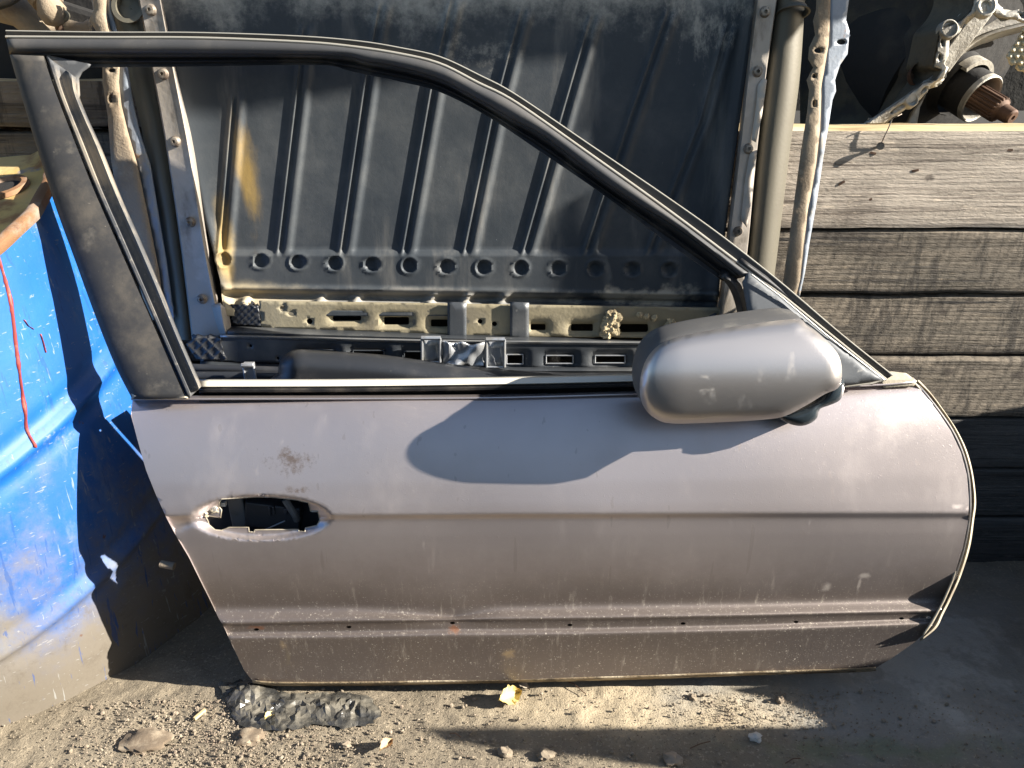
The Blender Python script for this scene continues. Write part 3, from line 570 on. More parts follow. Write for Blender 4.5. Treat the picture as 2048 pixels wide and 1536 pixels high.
b3o = [(556, 800), (556, 745), (560, 722), (575, 706), (595, 699), (640, 701), (760, 709), (880, 725), (1000, 738), (1130, 745), (1290, 750), (1290, 800)]
sheet('trim_shell', smoothpoly(b3o, 10), b3, lambda P, D: .05*(1-(1-np.clip(D/40, 0, 1))**2)**.5, M['plastic'], B3, step=6, ystep=5, solid=.002, smooth=60)
V, F = join(box(b3(500, 742, .0), (.016, .006, .028)), tube_mesh([b3(483, 731, .006), b3(508, 730, .006)], .004, 8), tube_mesh([b3(487, 733, .005), b3(491, 760, .005)], .002, 6), tube_mesh([b3(507, 733, .005), b3(512, 760, .005)], .002, 6))
tag(link('metal_clip', V, F, M['clip'], None, 30, bev=.0008), 'small bright metal clip standing at the left end of the belt strip', 'clip')
# rubber strips between clip and beam
V, F = join(tube_mesh([b2(385, 735, .02), b2(560, 741, .02)], .006, 10), tube_mesh([b2(385, 752, .04), b2(560, 752, .04)], .007, 10))
tag(link('rubber_strip', V, F, M['plastic'], None), 'black rubber strips lying behind the left end of the belt line', 'rubber strip')
# ------------------------------------------------------------------ the car door
DR = thing('car_door', (0, -.04, .0), 'grey lilac car door with folded mirror and empty window frame, leaning upright', 'car door')
gX = np.array([265, 700, 905, 1000, 1200, 1500, 1850.])
GY = {  # traced relief lines of the skin: canonical y -> y at gX
    797: [800, 799, 798, 797, 792, 783, 765], 870: [872, 871, 870, 870, 866, 858, 842], 1029: [1033, 1031, 1030, 1029, 1029, 1028, 1028], 1037: [1042, 1039, 1038, 1037, 1037, 1036, 1036],
    1150: [1156, 1151, 1150, 1150, 1148, 1144, 1138], 1222: [1226, 1222, 1233, 1221, 1217, 1213, 1204], 1241: [1252, 1243, 1240, 1239, 1237, 1232, 1224],
    1261: [1268, 1264, 1260, 1260, 1257, 1251, 1238], 1269: [1276, 1272, 1268, 1268, 1265, 1259, 1246], 1362: [1366, 1366, 1364, 1362, 1357, 1347, 1330]}
cy_ = np.array(sorted(GY)); gy_ = np.array([GY[c] for c in sorted(GY)])       # (n, 7)
prof = [(780, .046), (797, .050), (803, .0545), (815, .0600), (835, .0660), (860, .0712), (900, .0775), (960, .0840), (1010, .0876), (1028, .0885), (1031, .0860), (1037, .0825), (1042, .0816), (1070, .0785), (1100, .0735), (1130, .0670), (1160, .0590), (1190, .0500), (1210, .0435), (1216, .0435),
        (1222, .0450), (1238, .0565), (1241, .0565), (1245, .0520), (1259, .0475), (1261, .0480), (1270, .0545), (1274, .0538), (1290, .0475), (1320, .0365), (1345, .0285), (1358, .0245), (1366, .0220)]
ft = np.arange(770, 1400, 1.); fv = np.interp(ft, *zip(*prof))
ker = np.exp(-np.arange(-8, 9)**2/(2*1.8**2)); ker /= ker.sum(); fs_ = np.convolve(np.pad(fv, 8, 'edge'), ker, 'valid')
k2 = np.exp(-np.arange(-45, 46)**2/(2*16.**2)); k2 /= k2.sum(); f2_ = np.convolve(np.pad(fv, 45, 'edge'), k2, 'valid')
far_ = np.ones(len(ft))
for c_, w0, w1 in ((797, 18, 60), (1033, 46, 90), (1245, 72, 110), (1372, 46, 70)): far_ *= np.clip((np.abs(ft-c_)-w0)/(w1-w0), 0, 1)
far_ = far_**2*(3-2*far_); fs_ = fs_*(1-far_)+f2_*far_
def canon(P):
    x = np.clip(P[:, 0], 265, 1850); out = np.empty(len(P)); G = np.stack([np.interp(x, gX, g) for g in gy_])   # n x N
    for i in range(len(P)): out[i] = np.interp(P[i, 1], G[:, i], cy_, left=cy_[0]+(P[i, 1]-G[0, i]), right=cy_[-1]+(P[i, 1]-G[-1, i]))
    return out
def uncanon(xs, yc): return np.array([np.interp(yc, cy_, [np.interp(x, gX, g) for g in gy_], left=yc-797+np.interp(x, gX, gy_[0]), right=yc-1362+np.interp(x, gX, gy_[-1])) for x in xs])
HC = (522, 1036); HR = (141, 45)
def skin(P, D=None):
    yc = canon(P); o = np.interp(yc, ft, fs_); x, y = P[:, 0], P[:, 1]
    o = o-.010*np.clip(np.abs(x-1050)/850, 0, 1.2)**2.2
    # pinch dent in the moulding ledge
    o -= .0045*np.exp(-((x-905)/60)**2)*np.exp(-((y-1238)/12)**2)
    o += .0006*np.sin(x/170+y/90)+.0005*np.sin(x/90-y/60)
    # hammered dent at the rear edge by the handle
    o -= .004*np.exp(-(((x-372)+(y-1046)*1.6)/22)**2)*np.exp(-((y-1050)/16)**2)
    q = np.hypot((x-HC[0])/HR[0], (y-HC[1]-(.0*(x-HC[0])))/HR[1]); s = np.clip((1.04-q)/.30, 0, 1); s = s*s*(3-2*s)
    o = o*(1-s)+(.0755-.013)*s if False else o-.013*s
    o -= np.where((q < 1.0) & (y < 1036), .004, 0)*s
    return o
sk_out = [(265, 800), (262, 830), (275, 880), (292, 940), (312, 990), (335, 1040), (356, 1078), (378, 1115), (400, 1160), (420, 1200), (438, 1238), (446, 1250), (455, 1270), (470, 1302), (488, 1340), (505, 1362),
          (560, 1366), (760, 1365), (1000, 1360), (1250, 1354), (1500, 1345), (1700, 1339), (1752, 1336), (1790, 1312), (1830, 1284), (1848, 1268), (1860, 1250), (1873, 1228), (1890, 1195), (1910, 1146), (1926, 1095), (1936, 1045), (1938, 1000), (1934, 950), (1922, 905), (1902, 862), (1878, 826), (1850, 790), (1830, 766),
          (1765, 771), (1600, 779), (1500, 783), (1270, 790), (1000, 797), (700, 799)]
hole = [(443, 998), (498, 994), (543, 994), (592, 999), (617, 1005), (622, 1021), (636, 1022), (640, 1040), (634, 1051), (611, 1056), (610, 1064), (598, 1063), (597, 1059), (510, 1060), (508, 1064), (498, 1064), (497, 1055), (458, 1055), (443, 1061), (430, 1060), (418, 1050), (415, 1040), (408, 1030), (433, 1034), (441, 1035), (443, 1020), (438, 1013), (439, 1003)]
mh = [(513, 1259), (698, 1254), (905, 1246), (1140, 1250), (1366, 1247), (1592, 1244), (1803, 1237), (1857, 1235)]
exd = []
for k in range(90):
    a = 2*math.pi*k/90
    for f_ in (.6, .7, .78, .86, .93, 1.0, 1.06, 1.12): exd.append((HC[0]+HR[0]*f_*math.cos(a), HC[1]+HR[1]*f_*math.sin(a)))
for x in np.arange(280, 1935, 6.):
    for yc in (1019, 1023, 1026, 1028, 1030, 1032, 1034, 1036, 1038, 1041, 1045, 1207, 1211, 1214, 1217, 1220, 1223, 1227, 1231, 1235, 1238, 1240, 1242, 1244, 1246, 1249, 1253, 1257, 1259, 1261, 1263, 1266, 1269, 1271, 1273, 1276, 1280): exd.append((x, float(uncanon([x], yc)[0])))
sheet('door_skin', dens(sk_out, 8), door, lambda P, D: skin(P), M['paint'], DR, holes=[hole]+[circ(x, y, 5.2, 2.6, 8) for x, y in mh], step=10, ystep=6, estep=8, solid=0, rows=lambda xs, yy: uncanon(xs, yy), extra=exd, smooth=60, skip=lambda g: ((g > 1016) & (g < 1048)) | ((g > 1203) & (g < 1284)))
# top flange of the skin (folds back to the belt)
tp = [(262, 800), (700, 799), (1000, 797), (1270, 790), (1500, 783), (1600, 779), (1765, 771), (1830, 765)]
def up_(l, d): return [(x, y-d) for x, y in l]
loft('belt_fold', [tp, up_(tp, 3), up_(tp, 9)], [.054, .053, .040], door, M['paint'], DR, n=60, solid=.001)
# lower fold with dirt along the bottom hem
bt = [(505, 1361), (560, 1365), (760, 1364), (1000, 1359), (1250, 1353), (1500, 1344), (1700, 1338), (1752, 1335)]
loft('bottom_hem', [bt, up_(bt, -3), up_(bt, -7)], [.025, .022, .008], door, mat('hem_dirt', (.20, .15, .09), .9, 0, [dict(c=(.45, .38, .27), s=40, st=(.3, 1, 1), lo=.48, hi=.6, w=.8), dict(c=(.05, .04, .03), s=25, lo=.55, hi=.65, w=.7)], [dict(s=120, h=.003, w=.8)]), DR, n=80, solid=.001)
# inner shell closes the back
ins = [(x+(8 if x < 700 else -14), y) for x, y in sk_out]
sheet('inner_shell', dens(ins, 20), door, lambda P, D: .0+0*P[:, 0]+.012*np.clip(1-D/30, 0, 1), M['inner'], DR, step=30, solid=.004)
# front edge: hemmed flange and rubber seal seen past the skin
e0 = [(1828, 764), (1850, 788), (1878, 824), (1903, 861), (1923, 904), (1935, 950), (1939, 1000), (1937, 1040), (1927, 1095), (1911, 1146), (1891, 1195), (1874, 1228), (1861, 1250), (1848, 1270)]
e1 = [(1833, 759), (1858, 784), (1886, 820), (1910, 856), (1930, 898), (1943, 946), (1949, 1000), (1945, 1038), (1937, 1092), (1920, 1148), (1898, 1198), (1884, 1226), (1870, 1254), (1843, 1278)]
e2 = [(1838, 760), (1864, 788), (1890, 824), (1914, 860), (1934, 902), (1946, 948), (1952, 1002), (1948, 1040), (1940, 1094), (1922, 1152), (1900, 1202), (1886, 1230), (1872, 1258), (1842, 1282)]
loft('edge_seal', [e0, [((a[0]*.6+b[0]*.4), (a[1]*.6+b[1]*.4)) for a, b in zip(e0, e1)], e1, e2], [.050, .040, .046, .02], door, M['seal'], DR, n=90, solid=.002, smooth=50)
V, F = tube_mesh([door(x+1.2, y, float(skin(np.array([[x-3, y]]))[0])-.0016) for x, y in smoothpoly(e0, 10, False)], .0016, 8); link('skin_edge', V, F, M['mirror_paint'], DR)
sheet('hinge_corner', [(1778, 742), (1812, 746), (1834, 762), (1828, 772), (1768, 776), (1764, 760)], door, lambda P, D: .052-.010*np.clip((760-P[:, 1])/16, 0, 1), M['seal'], DR, step=5, solid=.003)
le = sk_out[:16]; lo_ = [float(v) for v in skin(np.array(dens(le, 12, False)))]
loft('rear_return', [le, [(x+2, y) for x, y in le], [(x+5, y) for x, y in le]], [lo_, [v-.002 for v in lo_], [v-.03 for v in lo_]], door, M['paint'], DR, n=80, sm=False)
hp = [door(x, y, float(v)-.0004) for (x, y), v in zip(dens(hole, 4), skin(np.array(dens(hole, 4))))]
V, F = tube_mesh(hp+[hp[0]], .0009, 6, False); link('hole_edge', V, F, M['seal'], DR)
# guts seen through the handle hole
V, F = join(box(door(478, 1030, .03), (.022, .01, .07), Matrix.Rotation(-.05, 3, 'Y'))); link('guide_rail', V, F, M['inner2'], DR, 0, bev=.002)
V, F = join(box(door(548, 1028, .032), (.075, .02, .038), Matrix.Rotation(.15, 3, 'Y')), box(door(540, 1022, .045), (.004, .006, .014)), box(door(548, 1020, .045), (.004, .006, .014)), box(door(572, 1022, .045), (.006, .006, .01)))
link('lock_mechanism', V, F, M['inner'], DR, 0, bev=.002)
V, F = join(tube_mesh([door(570, 999, .05), door(590, 1030, .045), door(594, 1040, .04)], .005, 8), tube_mesh([door(520, 1064, .04), door(570, 1042, .05)], .0012, 6)); link('lock_lever', V, F, M['inner2'], DR)
V, F = join(blob(door(420, 1016, .063), .008, 3), blob(door(432, 1018, .064), .007, 5), blob(door(411, 1022, .062), .009, 8), tube_mesh([door(408, 1008, .066), door(425, 1018, .066), door(437, 1026, .062)], [.002, .005, .003], 8)); link('torn_mount', V, F, M['seal'], DR)
V, F = join(box(door(446, 1007, .062), (.008, .006, .006)), box(door(429, 1016, .068), (.006, .005, .006))); link('plastic_nib', V, F, M['white'], DR, 0)
V, F = join(tube_mesh([door(x, y, .064) for x, y in rrect(622, 1011, 636, 1022, 3)]+[door(636, 1012, .064)], .0016, 8)); link('square_clip', V, F, M['white'], DR)
# --- window frame
def L2(*a): return [tuple(p) for p in a]
O = L2((12, 61), (200, 64), (400, 65), (600, 72), (720, 82), (800, 95), (880, 113), (960, 150), (1031, 188), (1182, 290), (1333, 392), (1446, 472), (1560, 562), (1680, 665), (1786, 750))
S = L2((12, 76), (200, 77), (400, 78), (600, 86), (700, 95), (800, 110), (880, 130), (955, 168), (1031, 207), (1182, 313), (1333, 422), (1484, 536), (1560, 592), (1670, 680), (1770, 761))
E_ = L2((19, 108), (200, 108), (400, 109), (600, 111), (690, 113), (730, 124), (790, 134), (880, 160), (955, 200), (1025, 240), (1091, 276), (1220, 373), (1371, 468), (1482, 556))
I_ = L2((100, 134), (200, 134), (400, 133), (560, 130), (660, 131), (700, 142), (800, 163), (880, 184), (974, 232), (1084, 305), (1201, 385), (1333, 483), (1446, 562))
def between(A, B, t, n=50):
    def rs(g):
        q = np.array(smoothpoly(g, 6, False)); s = np.r_[0, np.cumsum(np.hypot(*np.diff(q, axis=0).T))]; u = np.linspace(0, s[-1], n); return np.stack([np.interp(u, s, q[:, 0]), np.interp(u, s, q[:, 1])], 1)
    return [tuple(p) for p in rs(A)*(1-t)+rs(B)*t]
oT, oB = .020, .056                      # frame leans back from the belt
def fo(A, d): return [((oT+(oB-oT)*max(0, min(1, (y-62)/700)))+d) for _, y in smoothpoly(A, 20, False)]
loft('drip_rail', [O, between(O, S, .12), between(O, S, .22), between(O, S, .70), between(O, S, .78)], [fo(O, -.012), fo(O, .003), fo(O, .0025), fo(O, -.001), fo(O, -.001)], door, M['rail'], DR, n=120, solid=.001)
V, F = tube_mesh([door(x, y, o_+.0015) for (x, y), o_ in zip(between(O, S, .86, 110), np.interp(np.linspace(0, 1, 110), np.linspace(0, 1, len(fo(O, 0))), fo(O, 0)))], .0019, 8); link('bright_bead', V, F, M['bead'], DR)
V, F = tube_mesh([door(x, y, o_+.002) for (x, y), o_ in zip(between(O, S, .06, 110), np.interp(np.linspace(0, 1, 110), np.linspace(0, 1, len(fo(O, 0))), fo(O, 0)))], .0011, 8); link('rail_edge', V, F, M['bead'], DR)
Sc = L2((12, 76), (200, 77), (400, 78), (600, 86), (700, 95), (800, 110), (880, 130), (955, 168), (1031, 207), (1182, 313), (1333, 422), (1484, 536), (1502, 548))
loft('frame_rail', [Sc, between(Sc, E_, .08), between(Sc, E_, .25), between(Sc, E_, .5), between(Sc, E_, .8), E_], [fo(Sc, -.002), fo(Sc, .005), fo(Sc, .008), fo(Sc, .0085), fo(Sc, .006), fo(Sc, -.002)], door, M['rail'], DR, n=120, solid=.001, smooth=60)
Eb = between(E_, I_, .0)
loft('glass_seal', [E_, between(E_, I_, .18), between(E_, I_, .40), between(E_, I_, .55), between(E_, I_, .75), I_, between(E_, I_, 1.02)], [fo(E_, -.003), fo(E_, -.006), fo(E_, -.011), fo(E_, -.007), fo(E_, -.012), fo(E_, -.010), fo(E_, -.035)], door, M['rubber'], DR, n=120, solid=.001, smooth=50)
# rear pillar cover
pl = [(19, 109), (45, 200), (75, 300), (110, 410), (150, 520), (190, 630), (230, 730), (265, 799)]
pr_ = [(88, 112), (115, 190), (150, 280), (190, 380), (230, 470), (270, 560), (310, 650), (350, 742), (374, 797)]
loft('pillar_cover', [pl, between(pl, pr_, .03), between(pl, pr_, .1), between(pl, pr_, .4), between(pl, pr_, .75), between(pl, pr_, .97), pr_], [fo(pl, -.014), fo(pl, .006), fo(pl, .010), fo(pl, .012), fo(pl, .011), fo(pl, .009), fo(pl, -.001)], door, M['black_trim'], DR, n=60, solid=.001, smooth=40)
loft('pillar_foot', [[(262, 786), (374, 790)], [(264, 792), (376, 795)], [(264, 799), (376, 799)]], [.062, .066, .058], door, M['seal'], DR, n=12, solid=.001)
ch = [(156, 158), (158, 190), (176, 236), (205, 300), (240, 388), (280, 478), (320, 572), (360, 672), (404, 772)]
prs = [(92, 112), (118, 190), (153, 280), (193, 380), (233, 470), (273, 560), (313, 650), (353, 742), (377, 797)]
tt = [0, .08, .2, .26, .40, .62, .72, .80, .9, 1.]
oo_ = [.006, .010, .010, .002, .0, .001, .008, .009, .002, -.022]
loft('run_channel', [between(prs, ch, t) for t in tt], [fo(prs, o) for o in oo_], door, M['channel'], DR, n=60, solid=.001, smooth=35)
sheet('corner_gusset', [(93, 110), (180, 128), (176, 134), (163, 143), (156, 156), (158, 190), (150, 215), (118, 188)], door, .019, M['channel'], DR, step=8, solid=.003)
# corner front lower: seal going down to the belt, sail trim
loft('quarter_seal', [[(1436, 552), (1452, 566), (1468, 600), (1480, 660), (1492, 776)], [(1448, 556), (1466, 566), (1480, 600), (1490, 660), (1500, 776)], [(1462, 552), (1480, 562), (1490, 596), (1500, 640), (1512, 776)]], [.038, .050, .046], door, M['rubber'], DR, n=20, solid=.012)
sheet('sail_trim', [(1497, 543), (1516, 556), (1560, 592), (1650, 668), (1767, 759), (1730, 766), (1690, 772), (1502, 780), (1497, 640), (1484, 564)], door, lambda P, D: .055+.004*np.clip(D/7, 0, 1)+.010*np.clip((P[:, 1]-560)/200, 0, 1), M['sail'], DR, step=9, solid=.004, smooth=50)
V, F = tube_mesh([door(x, y, .064) for x, y in [(1503, 549), (1560, 592), (1650, 668), (1769, 760), (1740, 767), (1690, 773)]], .0012, 6); link('sail_edge', V, F, M['bead'], DR)
loft('pillar_gap_seal', [[(1478, 523), (1560, 585), (1670, 672), (1778, 755)], [(1484, 516), (1566, 577), (1676, 667), (1784, 752)]], [.048, .046], door, M['rubber'], DR, n=20, solid=.01)
# belt line strips
bl = [(398, 759), (700, 758), (1000, 754), (1270, 748), (1500, 742), (1560, 740)]
loft('belt_strip', [bl, up_(bl, -3), up_(bl, -14), up_(bl, -17)], [.030, .037, .0425, .040], door, M['belt'], DR, n=60, solid=.002, smooth=35)
loft('belt_seal', [up_(bl, -17), up_(bl, -21), up_(bl, -25), up_(bl, -27), up_(bl, -33), up_(bl, -42)], [.042, .047, .046, .036, .030, .050], door, M['rubber'], DR, n=60, solid=.002, smooth=35)
loft('inner_belt_lip', [up_([(398, 760), (700, 759), (1270, 750)], 2), up_([(398, 760), (700, 759), (1270, 750)], -4)], [-.02, .02], door, M['beamblk'], DR, n=30, solid=.002)
# --- folded mirror
MR = bpy.data.objects.new('wing_mirror', None); COL.objects.link(MR); MR.parent = DR
p_ = door(1620, 800, .07); MR.location = Vector(tuple(p_))-Vector(DR.location)
face = smoothpoly([(1280, 790), (1281, 755), (1293, 718), (1318, 690), (1360, 673), (1450, 656), (1588, 638), (1612, 650), (1650, 678), (1678, 712), (1684, 750), (1676, 776), (1650, 788), (1610, 812), (1570, 832), (1530, 839), (1430, 845), (1345, 847), (1312, 838), (1290, 818)], 9)
FA = [tuple(p) for p in face]
mo = .168
def fc(P, D):
    d = np.clip(D/24, 0, 1); e = np.sqrt(np.clip(1-(1-d)**2, 0, 1)); return mo+.013*e-.026*np.abs((P[:, 1]-748)/110)**2-.009*np.clip((1370-P[:, 0])/100, 0, 1)**2+.004*(P[:, 0]-1480)/200
sheet('mirror_shell', FA, door, fc, M['mirror_paint'], MR, step=8, estep=7, solid=0, smooth=70)
def ring_of(poly, o, k): c = np.mean(poly, 0); return [door(c[0]+(x-c[0])*k, c[1]+(y-c[1])*k, o if not callable(o) else o) for x, y in poly]
UPD = np.array([0, math.sin(LEAN), math.cos(LEAN)])
def skirt(poly, levels, m, name, par, base=None):
    P = np.array(poly); c = P.mean(0); base = fc(P, np.zeros(len(P))) if base is None else np.full(len(P), base); V = []; n = len(P); b0 = float(base.mean())
    for lv in levels:                                    # (depth towards the door, scale, shift up, shift left)
        d, k, u, l = (list(lv)+[0, 0])[:4]
        for (x, y), b in zip(poly, base):
            p = door(x, y, b); cc = door(c[0], c[1], b0); V.append(cc+(p-cc)*k-ND*d+UPD*u-np.array([l, 0, 0]))
    F = [(i*n+j, (i+1)*n+j, (i+1)*n+(j+1) % n, i*n+(j+1) % n) for i in range(len(levels)-1) for j in range(n)]
    return link(name, V, F, m, par, 50)
skirt(FA, [(0, 1.0), (.0015, .988), (.003, .994, .001), (.010, 1.0, .004, .001), (.040, 1.0, .012, .003), (.060, .985, .013, .002), (.066, .95, .012), (.064, .90, .010)], mat('mirror_back', (.085, .083, .080), .6, 0, [dict(c=(.25, .23, .19), s=25, d=8, lo=.48, hi=.75, w=.5)], [dict(s=400, h=.0003, w=.4)]), 'mirror_rim', MR)
cc = door(1480, 745, .105)
sheet('mirror_glass', [(1310+(x-1310)*1.0, y) for x, y in FA], door, .112, mat('mirror_glass', (.5, .5, .52), .05, 1.), MR, step=40, solid=.004)
foot = smoothpoly([(1556, 832), (1580, 826), (1640, 800), (1660, 770), (1684, 756), (1689, 775), (1680, 800), (1655, 812), (1640, 818), (1634, 836), (1618, 848), (1598, 852), (1575, 846)], 6)
sheet('mirror_foot', [tuple(p) for p in foot], door, lambda P, D: .104+.014*np.sqrt(np.clip(1-(1-np.clip(D/16, 0, 1))**2, 0, 1)), M['foot'], MR, step=5, estep=4, solid=0, smooth=70)
skirt([tuple(p) for p in foot], [(0, 1.), (.03, 1.), (.055, .97)], M['foot'], 'mirror_arm', MR, base=.104)
# ------------------------------------------------------------------ oil drum
Dc = np.array([-1.0, .307, 0.]); Dax = Vector((-.089, -.354, 1)).normalized(); Rb, Rt, Hh = .51, .422, .669
def rad(h): return Rb+(Rt-Rb)*h/Hh
DM = thing('oil_drum', (Dc[0], Dc[1], 0), 'battered blue steel oil drum with rusty rim left of the door', 'oil drum')
prd = []
for k in range(121):
    h = -.06+(Hh+.06)*k/120; r = rad(h)
    for hh in (.333*Hh, .666*Hh): r += .008*math.exp(-((h-hh)/.009)**2)-.003*math.exp(-((h-hh-.022)/.010)**2)-.003*math.exp(-((h-hh+.022)/.010)**2)
    prd.append((h, r))
V, F = revolve(prd, Dc, Dax, 160, fn=lambda h, a: .003*nz((math.cos(a)*2, math.sin(a)*2, h*3), 1.6, 3)+.001*nz((math.cos(a)*6, math.sin(a)*6, h*12), 1.5, 3)); link('drum_body', V, F, M['drum'], DM, 60)
V, F = revolve([(Hh-.012, Rt+.001), (Hh-.008, Rt+.009), (Hh+.004, Rt+.010), (Hh+.008, Rt+.004), (Hh+.005, Rt-.005), (Hh-.012, Rt-.008)], Dc, Dax, 160, fn=lambda h, a: .002*nz((math.cos(a)*5, math.sin(a)*5, 2), 2, 3)+.003*nz((math.cos(a)*2, math.sin(a)*2, Hh*3), 1.6, 3)); link('rim', V, F, M['rim'], DM, 60)
V, F = revolve([(Hh-.010, Rt-.004), (Hh-.016, Rt-.02), (Hh-.016, .30), (Hh-.013, .285), (Hh-.015, .2), (Hh-.015, .001)], Dc, Dax, 120, fn=lambda h, a: 0); lid = link('lid', V, F, M['lid'], DM, 40)
# bung ring found where the picture shows it on the lid
def on_lid(x, y, dh=-.015):
    c = Dc+np.array(Dax)*(Hh+dh); n = np.array(Dax); r = ray(x, y); return CAM+r*((c-CAM)@n)/(n@r)
bc = on_lid(8, 378)
V, F = revolve([(0, .036), (.006, .034), (.007, .027), (.0, .025)], bc, Dax, 40); bo = link('bung_ring', V, F, M['rim'], lid if False else DM)
V, F = revolve([(.001, .025), (.0012, .0005)], bc, Dax, 32); link('bung_hole', V, F, M['dark'], DM)
# red paint run down the side
def on_drum(x, y, e=.0012):
    r = ray(x, y); r = r/np.linalg.norm(r); t = .3; ax = np.array(Dax)
    for _ in range(4000):
        p = CAM+r*t; q = p-Dc; h = q@ax; d = np.linalg.norm(q-ax*h)
        if d < rad(h)+.004: break
        t += .0008
    u = Vector((0, 1, 0)).cross(Dax).normalized(); v = Dax.cross(u); q = p-Dc; h = float(q@ax); a = math.atan2(float(q@np.array(v)), float(q@np.array(u)))
    rr = rad(h)+.003*nz((math.cos(a)*2, math.sin(a)*2, h*3), 1.6, 3)+.001*nz((math.cos(a)*6, math.sin(a)*6, h*12), 1.5, 3)
    for hh in (.333*Hh, .666*Hh): rr += .008*math.exp(-((h-hh)/.009)**2)-.003*math.exp(-((h-hh-.022)/.010)**2)-.003*math.exp(-((h-hh+.022)/.010)**2)
    return Dc+ax*h+(np.array(u)*math.cos(a)+np.array(v)*math.sin(a))*(rr+e)
def run(path, wpx):
    q = smoothpoly(path, 7, False); V = []; F = []
    for i, (x, y) in enumerate(q):
        ww = wpx*(.8+.35*nz((i*.35, 1, wpx), 1, 2)); V += [on_drum(x-ww, y, .0004), on_drum(x, y, .0022), on_drum(x+ww, y, .0004)]
    for i in range(len(q)-1):
        for k in (0, 1): F.append((i*3+k, (i+1)*3+k, (i+1)*3+k+1, i*3+k+1))
    return V, F
V, F = run([(0, 505), (12, 550), (25, 600), (33, 660), (42, 740), (50, 800), (60, 860), (67, 893)], 4.5); link('paint_run', V, F, M['red'], DM, 60, solid=.0008)
V, F = join(run([(52, 640), (60, 652), (70, 658)], 2), run([(84, 668), (90, 685), (95, 705)], 1.8)); link('paint_run', V, F, M['red'], DM, 60, solid=.0008)
# ------------------------------------------------------------------ gearbox and bell housing, top right
bh = wally(.40); 
BH = thing('bell_housing', (.75, .42, .76), 'cast aluminium bell housing rim with bolt bosses lying on the planks, top right', 'bell housing')
ho = [(1722, 252), (1768, 250), (1813, 217), (1841, 199), (1863, 171), (1887, 157), (1894, 135), (1889, 127), (1897, 112), (1899, 80), (1919, 66), (1933, 40), (1957, 26), (1987, 28), (1999, 36), (2030, 40), (2060, 52), (2110, 60), (2110, 0), (2080, 10), (2040, 18), (2012, 24), (1995, 6), (1990, -60), (1930, -60),
      (1946, 0), (1939, 22), (1919, 40), (1887, 54), (1879, 60), (1875, 80), (1869, 112), (1865, 135), (1881, 141), (1869, 159), (1847, 163), (1811, 191), (1756, 228)]
def slot(x, y, l, wd, a): return circ(x, y, l, wd, 12, a)
sheet('rim_flange', ho, bh, lambda P, D: .03+.006*np.clip(D/4, 0, 1), M['alu'], BH, holes=[slot(1886, 85, 9, 4.5, 1.6), slot(1880, 115, 8, 4, 1.6), slot(1849, 180, 11, 4, -.8), slot(1797, 217, 20, 4.5, -.55), circ(1972, 12, 11), circ(2048, 25, 11, 13)], step=4, estep=4, solid=.014, smooth=50)
for (x, y, r) in [(1898, 58, .012), (1972, 12, .013), (1823, 201, .009)]:
    V, F = revolve([(-.01, r*1.25), (.002, r*1.15), (.003, r), (-.002, r*.85), (-.003, .001)], bh(x, y, .036), (0, -1, .3), 24); link('bolt_boss', V, F, M['alu'], BH)
inner = [(1756, 232), (1811, 193), (1847, 165), (1869, 160), (1881, 141), (1865, 135), (1869, 112), (1875, 80), (1879, 60), (1887, 54), (1919, 40), (1939, 22), (1946, 0), (1950, -60)]
sh = [(1690, 262), (1700, 262), (1720, 258), (1735, 250), (1745, 240), (1750, 220), (1752, 200), (1755, 170), (1760, 140), (1768, 110), (1775, 80), (1785, 50), (1790, 0), (1790, -60)]
far = [(1600, 270), (1600, 262), (1600, 240), (1600, 220), (1600, 200), (1600, 180), (1600, 160), (1600, 140), (1600, 110), (1600, 90), (1600, 60), (1600, 30), (1600, 0), (1600, -60)]
loft('cone_lip', [inner, between(inner, sh, .25), between(inner, sh, .5)], [.035, .0, -.03], bh, mat('greasy_lip', (.10, .085, .058), .7, .1, [dict(c=(.04, .034, .025), s=14, d=9, rg=.75, lo=.45, hi=.65, w=.85), dict(c=(.20, .10, .05), s=22, lo=.62, hi=.7, w=.7)], [dict(s=110, h=.002, w=.8)]), BH, n=50, smooth=60)
loft('cone_wall', [between(inner, sh, .5), sh, between(sh, far, .5), far], [-.03, -.09, -.14, -.17], bh, M['grease'], BH, n=50, solid=.004, smooth=60)
V, F = revolve([(0, .02), (-.02, .016), (-.02, .001)], bh(1846, 148, .0), (0, -1, .2), 18); link('port', V, F, M['rust'], BH)
GB = thing('gearbox', (.95, .5, .76), 'dark gearbox with ring collar and brown splined output shaft, behind the top plank', 'gearbox')
g2 = wally(.47)
sheet('case_web', [(1812, 256), (1826, 226), (1845, 200), (1857, 178), (1840, 215), (1832, 262)], g2, .0, M['alu'], GB, step=5, solid=.01)
loft('case_rim', [[(1888, 140), (1912, 108), (1945, 80), (1985, 62), (2060, 42)], [(1892, 143), (1915, 112), (1948, 85), (1988, 67), (2060, 48)], [(1900, 150), (1922, 120), (1955, 95), (1995, 78), (2060, 60)]], [.0, .01, -.03], g2, M['alu'], GB, n=30, solid=.003)
loft('case_wall', [[(1888, 100), (1905, 80), (1935, 50), (1975, 38), (2060, 20)], [(1886, 140), (1910, 106), (1943, 78), (1983, 60), (2060, 40)]], [-.02, .0], g2, M['alu'], GB, n=30, solid=.003)
V, F = join(box(g2(1925, 75, .01), (.028, .02, .11), Matrix.Rotation(.55, 3, 'Y')), box(g2(1905, 100, .012), (.006, .012, .03), Matrix.Rotation(-.9, 3, 'Y'))); link('web_rib', V, F, M['alu'], GB, 0, bev=.002)
axg = Vector((.42, -.80, -.42)).normalized(); cg = Vector(tuple(g2(1952, 192, .0)))
